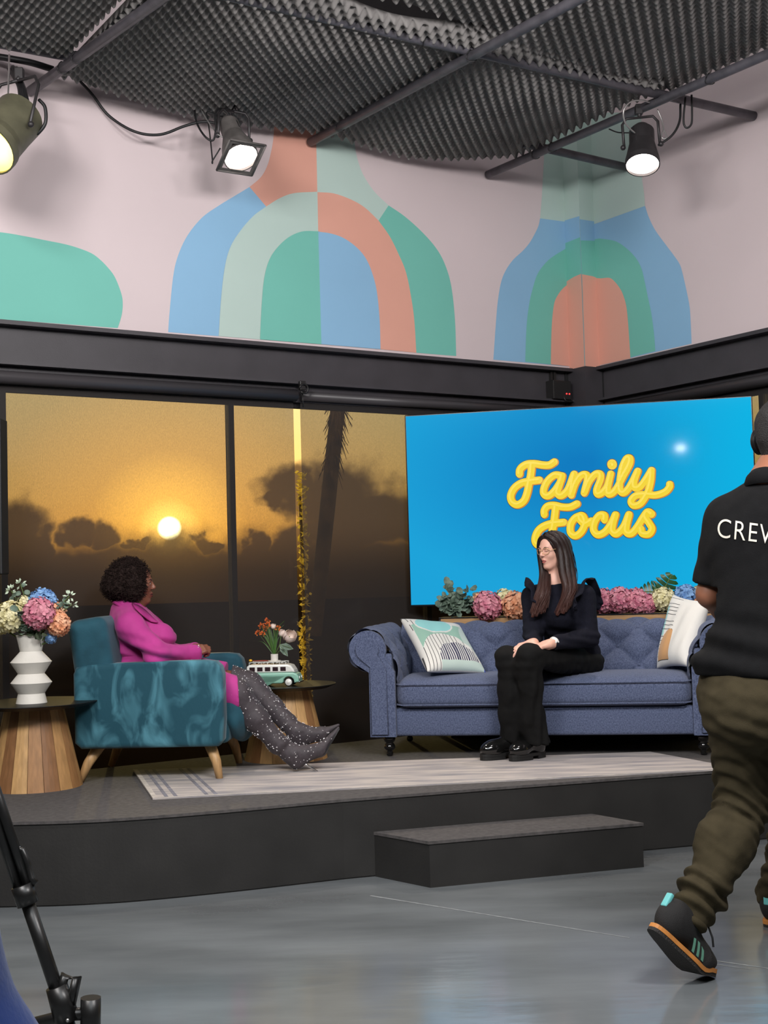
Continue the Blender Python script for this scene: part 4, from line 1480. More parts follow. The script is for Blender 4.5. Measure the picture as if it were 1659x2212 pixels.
def side_table(label, x, y, h, rt):
    t = thing('side_table', label, 'table', (x, y, ZS), group='round side tables')
    MB().lathe([(.01, h - .022), (rt - .045, h - .022), (rt - .004, h - .006), (rt, h - .003), (rt - .002, h), (.01, h)], 56, smooth=False).build('table_top', M_tabtop, t)
    n = 18
    rb, r1 = .228, .140
    me = None
    for k in range(n):
        if me is None:
            a = math.pi / n * .97
            b = MB()
            v = []
            for z, r in ((0, rb), (h - .022, r1)):
                for s in (-1, -.33, .33, 1):
                    v.append((r * math.cos(a * s), r * math.sin(a * s), z))
                for s in (1, -1):
                    v.append(((r - .02) * math.cos(a * s), (r - .02) * math.sin(a * s), z))
            f = [(i, (i + 1) % 6, (i + 1) % 6 + 6, i + 6) for i in range(6)] + [tuple(range(6))[::-1], tuple(range(6, 12))]
            o = b.add(v, f).build('stave', M_stave, t)
            me = o.data
        else:
            o = link('stave', me, t, world=False)
        o.rotation_euler = (0, 0, 2 * math.pi * k / n + .1)
    return t
side_table('round black-topped table with tapered oak stave base, under white zigzag vase', -1.745, 6.42, .412, .31)
side_table('round black-topped table with tapered oak stave base, under the toy van', -.575, 7.20, .405, .285)

# white zigzag vase
def lathe_sharp(mb, prof, n=40, M=None):
    for i in range(len(prof) - 1):
        v, f = [], []
        for r, z in (prof[i], prof[i + 1]):
            for j in range(n):
                a = 2 * math.pi * j / n
                v.append(Vector((r * math.cos(a), r * math.sin(a), z)))
        f = [(j, (j + 1) % n, (j + 1) % n + n, j + n) for j in range(n)]
        mb.add([M @ x for x in v] if M else v, f, True)
vz = ZS + .412
VX, VY = at(68, 1500, 6.36).x, 6.36
vase = thing('zigzag_vase', 'white ceramic zigzag vase of flowers on the left side table', 'vase', (VX, VY, vz))
b = MB()
lathe_sharp(b, [(.01, .0005), (.0745, .0005), (.064, .047), (.099, .099), (.063, .143), (.099, .199), (.052, .251), (.069, .328), (.064, .328), (.05, .26), (.05, .20), (.01, .19)])
b.build('body', M_white, vase, fix=False)
MB().tube([(0.0685 * math.cos(a), .0685 * math.sin(a), .328) for a in np.linspace(0, 6.283, 41)[:-1]], .0025, 6, closed=True).build('rim', M_white, vase)
neck = Vector((VX, VY, vz + .25))
def vp(x, y, dy=0):
    return at(x, y, VY + dy)
vr = VY / FOC
gB = 'flowers in the zigzag vase'
hydrangea('cream hydrangea at the left of the zigzag vase bouquet, cut by frame', 'cream', vp(24, 1332, -.03), vr * 33, 51, group=gB, n=90, stem_to=neck)
hydrangea('cream hydrangea low at far left of the vase bouquet', 'cream', vp(6, 1345, .03), vr * 26, 52, group=gB, stem_to=neck)
hydrangea('pink hydrangea in the centre of the zigzag vase bouquet', 'pink', vp(84, 1325, -.08), vr * 34, 53, group=gB, n=100, stem_to=neck)
hydrangea('blue hydrangea on top of the zigzag vase bouquet', 'blue', vp(92, 1302, .03), vr * 31, 54, group=gB, n=80, stem_to=neck)
hydrangea('peach hydrangea drooping at the right of the vase bouquet', 'peach', vp(126, 1348, -.04), vr * 26, 55, group=gB, n=80, stem_to=neck)
hydrangea('small peach hydrangea between pink and eucalyptus at upper right of vase bouquet', 'peach', vp(120, 1322, .03), vr * 22, 56, group=gB, stem_to=neck)
hydrangea('tiny blue hydrangea hanging under the peach flower beside vase neck', 'blue', vp(110, 1378, -.02), vr * 13, 57, group=gB, n=40, stem_to=neck)
hydrangea('small white hydrangea left of the blue one in the vase bouquet', 'cream', vp(52, 1300, .0), vr * 14, 58, group=gB, n=40, stem_to=neck)
for k, (x, y, l, n, lf, spd) in enumerate(((44, 1262, 'tall eucalyptus sprig rising from the vase bouquet top', 12, .014, .02), (24, 1276, 'eucalyptus sprig leaning left at top of the vase bouquet', 14, .016, .02), (150, 1288, 'eucalyptus sprig with pale buds at right of the vase bouquet', 14, .016, .022), (156, 1306, 'low eucalyptus sprig at far right of the vase bouquet', 12, .015, .02))):
    sprig('eucalyptus_sprig', l, [neck, vp((x + 75) / 2, (y + 1360) / 2 + 4, .0), vp(x, y, .02)], M_euc, 'foliage', n=n, leaf=lf, spread=spd, seed=60 + k, tip=M_tip)
for k, (x, y, l) in enumerate(((52, 1325, 'grey-green eucalyptus cluster between cream and pink flowers'), (60, 1352, 'dark eucalyptus cluster above the vase rim on the left'), (88, 1364, 'dark eucalyptus cluster above the vase rim on the right'), (38, 1312, 'eucalyptus cluster over the cream flower'))):
    sprig('eucalyptus_sprig', l, [neck, vp((x + 68) / 2, (y + 1375) / 2, -.06), vp(x, y, -.085)], M_euc if k != 2 else mat('dark_eucalyptus', lin(72, 84, 62), .7, var=.4, vscale=20), 'foliage', n=20, leaf=.02, spread=.035, seed=80 + k)

# ------------------------------------------------------------------ toy camper van with a bud vase on its roof rack
VTY = 7.10
k_ = VTY / FOC
vo = at(592, 1480, VTY)
van = thing('toy_van', 'mint and white toy camper van on the right side table', 'toy', (vo.x, VTY, ZS + .4055), math.radians(-7))
M_mint = mat('van_mint_paint', lin(142, 192, 172), .3, coat=.4)
M_vw = mat('van_white_paint', lin(228, 228, 222), .3, coat=.4)
M_tyre = mat('van_tyre', (.02, .02, .02), .7)
def vbody(name, prof, y0, y1, m, bev):
    b = bmesh.new()
    vs = [b.verts.new((x, y0, z)) for x, z in prof]
    f = b.faces.new(vs)
    r = bmesh.ops.extrude_face_region(b, geom=[f])
    for v in [g for g in r['geom'] if isinstance(g, bmesh.types.BMVert)]:
        v.co.y = y1
    ed = [e for e in b.edges if abs(e.verts[0].co.y - e.verts[1].co.y) < 1e-5]
    bmesh.ops.bevel(b, geom=ed, offset=bev, segments=3, profile=.5, affect='EDGES')
    bmesh.ops.recalc_face_normals(b, faces=b.faces)
    me = bpy.data.meshes.new(name)
    b.to_mesh(me)
    b.free()
    me.materials.append(m)
    return link(name, me, van, world=False)
def arch(cx, r, z, n=7, rev=False):
    return [(cx + r * math.cos(a), z + r * math.sin(a)) for a in np.linspace(math.pi, 0, n)]
low = [(-.148, .030), (-.15, .062), (-.142, .074), (.118, .074), (.138, .066), (.148, .048), (.148, .022), (.120, .018)] + arch(.092, .030, .022)[::-1] + [(.055, .016), (-.045, .016), (-.06, .024)] + arch(-.088, .030, .022)[::-1] + [(-.125, .024)]
vbody('lower_body', low, -.058, .058, M_mint, .008)
vbody('cabin', [(-.142, .074), (-.138, .108), (-.125, .118), (.085, .118), (.105, .112), (.122, .088), (.126, .074)], -.055, .055, M_vw, .009)
M_vwin = mat('van_window_dark', (.03, .016, .02), .1)
for i in range(5):
    x0 = -.122 + i * .0425
    for y in (-.0555, .0545):
        MB().box((x0, y - .0006, .083), (x0 + .030, y + .0016, .105), bev=.001).build('window', M_vwin, van)
MB().add([(.1235, -.04, .082), (.1235, .04, .082), (.1065, .036, .109), (.1065, -.036, .109)], [(0, 1, 2, 3)]).build('windscreen', M_vwin, van)
for y in (-.032, .032):
    MB().lathe([(.001, 0), (.008, 0), (.008, .004), (.001, .005)], 12, Matrix.Translation((.146, y, .044)) @ Matrix.Rotation(math.pi / 2, 4, 'Y')).build('headlight', M_vw, van)
MB().box((.146, -.055, .018), (.154, .055, .026), bev=.002).build('bumper', M_chrome, van)
for x in (.092, -.088):
    for s in (-1, 1):
        w = MB().lathe([(.002, -.009), (.020, -.009), (.0225, -.004), (.0225, .006), (.002, .006)], 24, Matrix.Translation((x, s * .052, .0225)) @ Matrix.Rotation(-math.pi / 2 * s, 4, 'X')).build('wheel', M_tyre, van)
        MB().lathe([(.002, .0062), (.019, .0062), (.017, .009), (.008, .008), (.006, .011), (.001, .011)], 20, Matrix.Translation((x, s * .052, .0225)) @ Matrix.Rotation(-math.pi / 2 * s, 4, 'X')).build('hubcap', M_vw, w)
rk = MB()
for y in (-.045, .045):
    rk.tube([(-.125, y, .131), (.075, y, .131)], .0022, 6)
    for i in range(7):
        rk.tube([(-.125 + i * .0333, y, .115), (-.125 + i * .0333, y, .131)], .0015, 5)
for i in range(9):
    rk.tube([(-.125 + i * .025, -.045, .126), (-.125 + i * .025, .045, .126)], .0015, 5)
rk.build('roof_rack', M_vw, van)
bv0 = at(593, 1424, VTY)
bz = ZS + .4055 + .1285
bud = thing('bud_vase', 'small white bud vase on the toy van roof rack', 'vase', (bv0.x, VTY, bz))
b = MB()
lathe_sharp(b, [(.005, 0), (.030, 0), (.036, .007), (.034, .009), (.020, .010), (.0205, .044), (.017, .044), (.016, .012), (.004, .012)], 28)
b.build('body', M_white, bud, fix=False)
bn = Vector((bv0.x, VTY, bz + .035))
def bp(x, y, dy=0):
    return at(x, y, VTY + dy)
gr = thing('grass_leaves', 'tuft of long green grass blades in the bud vase', 'foliage', bn)
for k, (x, y, bow) in enumerate(((575, 1352, 0), (583, 1350, 0), (590, 1355, 0), (597, 1352, 2), (603, 1358, 4), (567, 1360, -4), (560, 1368, -6), (607, 1372, 6), (613, 1350, 14), (614, 1341, 16), (545, 1385, -10), (555, 1362, -8), (570, 1372, 0), (587, 1368, 0), (600, 1370, 0), (578, 1345, 0))):
    e = bp(x, y, rnd.uniform(-.03, .03))
    mid = bn.lerp(e, .55) + Vector((-bow * .0006, 0, .012 + abs(bow) * .0016))
    pts = [Vector(p) for p in spline([bn, mid, e], 5)]
    b = MB()
    w = Vector((1, .3, 0)).normalized()
    v = []
    for i, p in enumerate(pts):
        s = .0035 * (1 - i / len(pts)) + .0006
        v += [p - w * s, p + w * s]
    b.add(v, [(2 * i, 2 * i + 1, 2 * i + 3, 2 * i + 2) for i in range(len(pts) - 1)], True).build('blade', M_green, gr, world=True, fix=False)
M_orange = mat('orange_petals', lin(226, 130, 58), .7, var=.5, vscale=60, col2=lin(176, 62, 24))
for k, (x, y, l) in enumerate(((579, 1340, 'topmost small orange flower in the bud vase'), (578, 1350, 'small orange flower just below the topmost in bud vase'), (565, 1352, 'small orange flower at upper left in the bud vase'), (573, 1358, 'small orange flower in the middle of the bud vase bunch'), (558, 1368, 'small orange flower at far left in the bud vase'), (568, 1370, 'low small orange flower over the grass in bud vase'), (600, 1357, 'small orange flower beside the white peony'))):
    c = bp(x, y, rnd.uniform(-.02, .02))
    t = thing('orange_flower', l, 'flower', c, group='small orange flowers in the bud vase')
    b = MB()
    for j in range(26):
        d = Vector((rnd.gauss(0, 1), rnd.gauss(0, 1), rnd.gauss(.3, .8))).normalized()
        u = d.orthogonal().normalized() * .005
        q_ = d * rnd.uniform(.004, .012)
        b.add([q_, q_ + u + d * .006, q_ + d * .011, q_ - u + d * .006], [(0, 1, 2, 3)])
    b.build('petals', M_orange, t, fix=False)
    MB().tube([(0, 0, 0), (bn - c) * .5 + Vector((0, 0, .004)), bn - c], .0012, 5).build('stem', M_stem, t)
def peony(label, c, r, seed, ax):
    t = thing('white_peony', label, 'flower', c)
    R = random.Random(seed)
    q_ = Vector(ax).to_track_quat('Z', 'Y').to_matrix()
    M_p = mat('blush_white_petals', lin(244, 226, 214), .6, var=.12, vscale=15)
    for k in range(9):
        b = MB()
        a0 = k * 2.4
        rr = r * (1 - .05 * k)
        v = []
        for i in range(6):
            th = .15 + i / 5 * 1.9
            for j in range(5):
                ph = a0 + (j - 2) * .42
                d = Vector((math.sin(th) * math.cos(ph), math.sin(th) * math.sin(ph), -math.cos(th) * 1.25)) * rr
                v.append(q_ @ d)
        b.add(v, [(i * 5 + j, i * 5 + j + 1, (i + 1) * 5 + j + 1, (i + 1) * 5 + j) for i in range(5) for j in range(4)], True).build('petal', M_p, t, fix=False)
    MB().tube([(0, 0, 0), (bn - c) * .5 + Vector((.01, 0, -.005)), bn - c], .002, 6).build('stem', M_stem, t)
peony('large white peony on the right of the bud vase', bp(626, 1374, -.01), .038, 3, (.35, -.5, .4))
peony('smaller white bud behind the large peony in the bud vase', bp(608, 1366, .03), .022, 4, (-.1, -.3, 1))
peony('small white bud amid the orange flowers in the bud vase', bp(590, 1352, .01), .016, 5, (0, -.3, 1))
for k, (x, y, l) in enumerate(((612, 1404, 'grey-green leaf hanging beside the bud vase'), (634, 1402, 'grey-green leaf spreading right below the peony'), (622, 1418, 'lowest grey-green leaf hanging onto the toy van roof'))):
    e = bp(x, y, -.03)
    a = bp(604, 1392, -.01)
    t = thing('peony_leaf', l, 'leaf', a)
    ax = (e - a)
    w = ax.cross(Vector((0, -1, 0))).normalized() * ax.length * .22
    v = [a, a + ax * .4 + w, a + ax * .7 + w * .8, e, a + ax * .7 - w * .8, a + ax * .4 - w, a + ax * .5 + Vector((0, .006, 0))]
    MB().add(v, [(0, 1, 6), (1, 2, 6), (2, 3, 6), (3, 4, 6), (4, 5, 6), (5, 0, 6)], True).build('blade', M_euc, t, world=True, fix=False)
    MB().tube([bn, a, a.lerp(e, .9)], .0012, 5).build('stem', M_stem, t, world=True)
ob = at(540, 1423, VTY)
tb = thing('toy_surfboard', 'tiny red and yellow board lying on the toy van roof rack', 'toy', (ob.x, VTY + .03, bz + .004))
MB().ball((.06, 0, .003), .055, 14, sq=(1, .22, .06)).build('board', mat('toy_red', lin(150, 50, 40), .4), tb)
MB().ball((.0, 0, .006), .010, 10, sq=(1, .8, .7)).build('yellow_end', mat('toy_yellow', lin(240, 180, 40), .4), tb)

# ------------------------------------------------------------------ stage lamps
M_can = mat('lamp_black_can', (.035, .032, .034), .45, var=.3, vscale=12, metal=.3)
M_canG = mat('lamp_grey_dusty_can', (.11, .10, .095), .55, var=.35, vscale=14)
def lamp_glass(name, c, k):
    return mat(name, (.8, .8, .8), .3, emit=c, ek=k)
def stage_lamp(label, lens_c, back_c, r0, r1, m, glow, ek, power, gcol, clamp, frame=True, cone=70):
    lc, bc = Vector(lens_c), Vector(back_c)
    ax = (lc - bc).normalized()
    Lh = (lc - bc).length
    M = ax.to_track_quat('Z', 'Y').to_matrix().to_4x4()
    M.translation = bc
    t = thing('stage_lamp', label, 'lamp', lc)
    b = MB()
    lathe_sharp(b, [(.01, -.04), (r0 * .62, -.035), (r0, .0), (r0, Lh * .35), (r1 * .92, Lh * .72), (r1, Lh * .86), (r1, Lh), (r1 * .94, Lh), (r1 * .94, Lh - .02)], 28, M)
    b.build('can', m, t, world=True, fix=False)
    MB().lathe([(.001, Lh - .026), (r1 * .95, Lh - .02), (r1 * .95, Lh - .018), (r1 * .5, Lh - .008), (.001, Lh - .004)], 28, M).build('lens', glow, t, world=True)
    if frame:
        fb = MB()
        h = r1 * 1.16
        for i in range(4):
            a, c_ = math.pi / 4 + i * math.pi / 2, math.pi / 4 + (i + 1) * math.pi / 2
            p, q_ = Vector((math.cos(a) * h * 1.35, math.sin(a) * h * 1.35, Lh)), Vector((math.cos(c_) * h * 1.35, math.sin(c_) * h * 1.35, Lh))
            fb.tube([M @ p, M @ q_], .006, 6)
            md = (p + q_) / 2
            fb.add([M @ p, M @ q_, M @ (q_ * .78 + md * .0 + Vector((0, 0, Lh * .22))), M @ (p * .78 + Vector((0, 0, Lh * .22)))], [(0, 1, 2, 3)])
        fb.build('gel_frame', m, t, world=True)
    cl = Vector(clamp)
    side = ax.cross(Vector((0, 0, 1))).normalized() if abs(ax.z) < .98 else CR
    if side.dot(CR) < 0:
        side = -side
    pv = bc.lerp(lc, .42)
    yk = MB()
    w = (r0 + r1) / 2 + .016
    up = (cl - pv).normalized()
    tp = pv + up * ((cl - pv).length - .05)
    for s in (-1, 1):
        yk.tube([pv + side * s * w, (pv + side * s * w).lerp(tp + side * s * w, .8), tp + side * s * w * .75, tp], .0085, 6)
        yk.ball(pv + side * s * (w + .006), .016, 10)
    yk.tube([tp, cl], .011, 8)
    yk.build('yoke', M_can, t, world=True)
    MB().box(cl - Vector((.022, .022, .03)), cl + Vector((.022, .022, .03)), bev=.006).build('clamp', M_can, t, world=True)
    d = bpy.data.lights.new('lamp_beam', 'SPOT')
    d.energy = power
    d.color = gcol
    d.spot_size = math.radians(cone)
    d.spot_blend = .6
    d.shadow_soft_size = r1 * .8
    o = bpy.data.objects.new('lamp_beam', d)
    COL.objects.link(o)
    o.location = lc + ax * .03
    o.rotation_euler = ax.to_track_quat('-Z', 'Y').to_euler()
    return t
warm = (1, .86, .74)
G1 = lamp_glass('lamp_glow_warm_white', (1, .86, .78), 9)
G2 = lamp_glass('lamp_glow_yellow', (1, .74, .10), 4)
stage_lamp('lit grey can lamp hanging left of the mural bottle neck', at(521, 341, 7.05), at(494, 268, 7.18), .058, .098, M_canG, G1, 9, 110, warm, at(505, 225, 7.2))
stage_lamp('lit black can lamp under the ceiling pipe above the big screen', at(1388, 357, 7.28), at(1386, 285, 7.38), .072, .098, M_can, G1, 9, 110, warm, W(.78, 1.42, ZP - .01), frame=False)
stage_lamp('yellow-lit round stage lamp cut by the left edge', at(-26, 322, 6.16), at(42, 252, 6.36), .125, .14, mat('lamp_olive_can', (.10, .095, .06), .5, var=.3, vscale=10), G2, 7, 60, (1, .8, .35), at(42, 160, 6.48), frame=False)
# safety cables and leads
def cable(label, pts, r, m=None, name='cable', cat='cable', n=8):
    P = [Vector(p) for p in spline([tuple(p) for p in pts], n)]
    o = MB().tube(P, r, 7).build(name, m or M_cable, None)
    return tag(o, label, cat)
cable('long black lamp lead drooping from foam edge to the grey lamp', [at(170, 172, 7.0), at(200, 205, 7.05), at(235, 250, 7.1), at(290, 284, 7.1), at(345, 291, 7.12), at(400, 272, 7.15), at(440, 263, 7.15), at(475, 268, 7.15)], .008)
cable('black lead running along foam edge down to the back of grey lamp', [at(360, 213, 7.25), at(420, 232, 7.2), at(470, 250, 7.2), at(505, 257, 7.15), at(516, 275, 7.12)], .006)
cable('black cable loop hanging left of the grey lamp', [at(418, 225, 7.2), at(425, 265, 7.15), at(443, 295, 7.1), at(460, 303, 7.1), at(466, 280, 7.1), at(466, 245, 7.12), at(478, 235, 7.15), at(492, 245, 7.15), at(494, 262, 7.15)], .006)
cable('thin black cord in a V left of the grey lamp', [at(443, 228, 7.2), at(452, 280, 7.15), at(459, 347, 7.1), at(459, 347.5, 7.1), at(476, 320, 7.1)], .004)
cable('silver safety wire from the foam to the grey lamp', [at(428, 225, 7.2), at(445, 255, 7.15), at(468, 288, 7.1), at(480, 296, 7.06), at(470, 290, 7.06)], .004, M_wire, 'safety_wire', 'wire')
cable('silver safety wire looped over the pipe beside the black lamp', [at(1372, 288, 7.3), at(1352, 268, 7.25), at(1347, 240, 7.22), at(1362, 220, 7.22), at(1388, 217, 7.25), at(1404, 222, 7.3)], .005, M_wire, 'safety_wire', 'wire')
cable('silver safety wire hanging right of the black lamp', [at(1420, 236, 7.35), at(1430, 260, 7.35), at(1434, 280, 7.34), at(1440, 295, 7.33), at(1436, 300, 7.33), at(1429, 296, 7.33), at(1433, 280, 7.34)], .004, M_wire, 'safety_wire', 'wire')
cable('black lead curving from the pipe to the black lamp', [at(1470, 225, 7.35), at(1468, 262, 7.33), at(1452, 292, 7.32), at(1422, 314, 7.32)], .007)
cable('narrow black cable loop hanging from the pipe right of the black lamp', [at(1481, 210, 7.3), at(1477, 250, 7.3), at(1478, 270, 7.3), at(1485, 276, 7.3), at(1494, 266, 7.3), at(1495, 235, 7.3), at(1494, 205, 7.3)], .006)
cable('thin black cord from the pipe to the black lamp yoke', [at(1316, 279, 7.5), at(1335, 286, 7.4), at(1365, 287, 7.35)], .004)
for k, (x, y) in enumerate(((20, 150), (28, 145), (36, 148), (48, 152))):
    cable(['black cable at far left twisting down to the yellow lamp', 'thick black cable bundle strand above the yellow lamp', 'black cable strand looping right above the yellow lamp', 'outer right black cable above the yellow lamp'][k], [at(x, y, 6.75), at(30 + k * 4, 165, 6.6), at(42 + k * 3, 190, 6.45), at(45 + k * 5, 225, 6.35)], .012)
cable('silver safety wire hanging to the yellow lamp at left', [at(20, 118, 6.6), at(19, 160, 6.45), at(17, 210, 6.3), at(14, 222, 6.28), at(19, 230, 6.28), at(23, 220, 6.28), at(18, 212, 6.28)], .005, M_wire, 'safety_wire', 'wire')
cable('black cable loop behind the yellow lamp', [at(84, 215, 6.35), at(97, 232, 6.35), at(98, 265, 6.35), at(84, 286, 6.35), at(76, 289, 6.35)], .009)
cable('black cable bundle along the ceiling edge above the yellow lamp', [at(-30, 118, 6.7), at(30, 128, 6.72), at(70, 136, 6.75), at(115, 150, 6.8)], .018)

# ------------------------------------------------------------------ loudspeaker, tripod and blue form at the left
sp_ = thing('loudspeaker', 'tall black loudspeaker cut by the left frame edge', 'speaker', at(-60, 1240, 6.3))
p, q_ = at(-140, 906, 6.3), at(20, 1240, 6.3)
q_.x = at(20, 1240, 6.42).x
MB().box((p.x, 6.3, q_.z), (q_.x, 6.42, p.z), bev=.006).build('cabinet', mat('speaker_black', (.012, .012, .012), .5), sp_, world=True)
MB().box((p.x + .015, 6.29, q_.z + .02), (q_.x - .015, 6.3, p.z - .02), bev=.003).build('grille', mat('speaker_grille', (.01, .01, .011), .8, bump=.5, bscale=300), sp_, world=True)
xm = (p.x + q_.x) / 2
MB().tube([(xm, 6.36, ZS + .004), (xm, 6.36, q_.z)], .018, 12).build('pole', M_can, sp_, world=True)
for a in (.3, 2.4, 4.5):
    MB().tube([(xm, 6.36, ZS + .35), (xm + .14 * math.cos(a), 6.36 + .14 * math.sin(a), ZS + .012)], .011, 8).build('leg', M_can, sp_, world=True)

TD = 3.6
tri = thing('camera_tripod', 'black camera tripod with clamp levers, cut by the lower left edge', 'tripod', at(60, 2260, TD))
M_tri = mat('tripod_black', (.010, .010, .010), .35)
a0, a1, a2 = at(-60, 1590, TD), at(53, 1930, TD), at(140, 2190, TD)
MB().tube([a0 + CR * -.012, a1 + CR * -.012], .014, 12).build('upper_leg_tube', M_tri, tri, world=True)
MB().tube([a0 + CR * .016, a1 + CR * .016], .014, 12).build('upper_leg_tube', M_tri, tri, world=True)
MB().tube([a1, a2], .019, 14).build('lower_leg_tube', M_tri, tri, world=True)
MB().tube([a1.lerp(a2, -.07), a1.lerp(a2, .09)], .030, 14).build('clamp_collar', M_tri, tri, world=True)
MB().tube([at(36, 1832, TD), at(48, 1836, TD), at(60, 1865, TD), at(67, 1897, TD), at(74, 1904, TD), at(70, 1912, TD)], [.005, .009, .009, .010, .012, .008], 8).build('clamp_lever', M_tri, tri, world=True)
MB().ball(at(56, 1897, TD), .012, 10).build('lever_pivot', M_chrome, tri, world=True)
MB().ball(at(39, 1832, TD), .008, 10).build('lever_tip', M_chrome, tri, world=True)
fk = MB()
fk.tube([at(128, 2150, TD), at(140, 2108, TD), at(166, 2112, TD), at(152, 2175, TD)], .014, 8)
fk.build('foot_handle', M_tri, tri, world=True)
MB().tube([at(122, 2130, TD), at(146, 2205, TD)], [.030, .036], 12).build('foot_joint', M_tri, tri, world=True)
MB().tube([at(20, 2225, TD), at(150, 2192, TD), at(204, 2188, TD)], .017, 10).build('spreader_arm', M_tri, tri, world=True)
MB().tube([at(196, 2155, TD), at(195, 2240, TD)], .028, 12).build('spreader_end', M_tri, tri, world=True)
MB().ball(at(146, 2204, TD - .03), .006, 8).build('rivet', M_wire, tri, world=True)
MB().tube([a2, at(160, 2290, TD)], [.02, .03], 12).build('foot', M_tri, tri, world=True)
ap = a2 + (a0 - a2) * 1.56
for s in (-.012, .016):
    MB().tube([a0 + CR * s, ap + CR * s * .6], .014, 12).build('upper_leg_tube', M_tri, tri, world=True)
h1_ = Vector((a2.x - ap.x, a2.y - ap.y, 0))
for an in (2.09, -2.09):
    hv = Matrix.Rotation(an, 3, 'Z') @ h1_
    ft = Vector((ap.x + hv.x * 1.12, ap.y + hv.y * 1.12, .02))
    md_ = ap.lerp(ft, .52)
    for s in (-.014, .014):
        MB().tube([ap + CR * s * .6, md_ + CR * s], .014, 10).build('upper_leg_tube', M_tri, tri, world=True)
    MB().tube([md_, ft], .019, 12).build('lower_leg_tube', M_tri, tri, world=True)
    MB().tube([md_.lerp(ft, -.06), md_.lerp(ft, .07)], .030, 12).build('clamp_collar', M_tri, tri, world=True)
    MB().tube([ft + Vector((0, 0, .03)), ft + Vector((0, 0, -.019))], .03, 12).build('foot', M_tri, tri, world=True)
MB().tube([ap + Vector((0, 0, -.06)), ap + Vector((0, 0, .03)), ap + Vector((0, 0, .06))], [.045, .06, .05], 18).build('bowl', M_tri, tri, world=True)
MB().box(ap + Vector((-.05, -.06, .06)), ap + Vector((.05, .06, .15)), bev=.012).build('pan_head', M_tri, tri, world=True)
MB().tube([ap + Vector((0, -.05, .10)), ap + Vector((-.06, -.38, .02))], .010, 8).build('pan_bar', M_tri, tri, world=True)
# blue padded form in the near foreground, bottom-left
s_ = SDF(.012)
s_.cap(at(-150, 1980, 1.25), .062, at(-146, 2200, 1.25), .066, .03)
s_.cap(at(-62, 2332, 1.25), .070, at(-62, 2332, 1.25) + Vector((0, 0, -.7)), .075, .03)
s_.cap(at(-150, 2200, 1.25), .066, at(-110, 2340, 1.25), .08, .04)
bl = s_.mesh('padded_chair_back', mat('blue_padding', lin(24, 58, 130), .8, sheen=.3, bump=.1), None)
tag(bl, 'blurred blue padded form at the bottom left corner, nearest camera', 'chair')

# a lit bulb in the studio whose mirror image shows on the big screen
wl_ = thing('work_lamp', 'small bare work lamp hanging in the studio, mirrored in the big screen', 'lamp', (.2416, .949, 2.713))
MB().ball((0, 0, 0), .032, 14, sq=(1.7, 1, 1)).build('bulb', mat('bare_bulb', (.8, .8, .8), .3, emit=(1, .97, .95), ek=130), wl_)
MB().tube([(0, 0, .03), (0, 0, .10), (0, 0, 2.18)], [.022, .018, .005], 10).build('cord_and_socket', M_can, wl_)
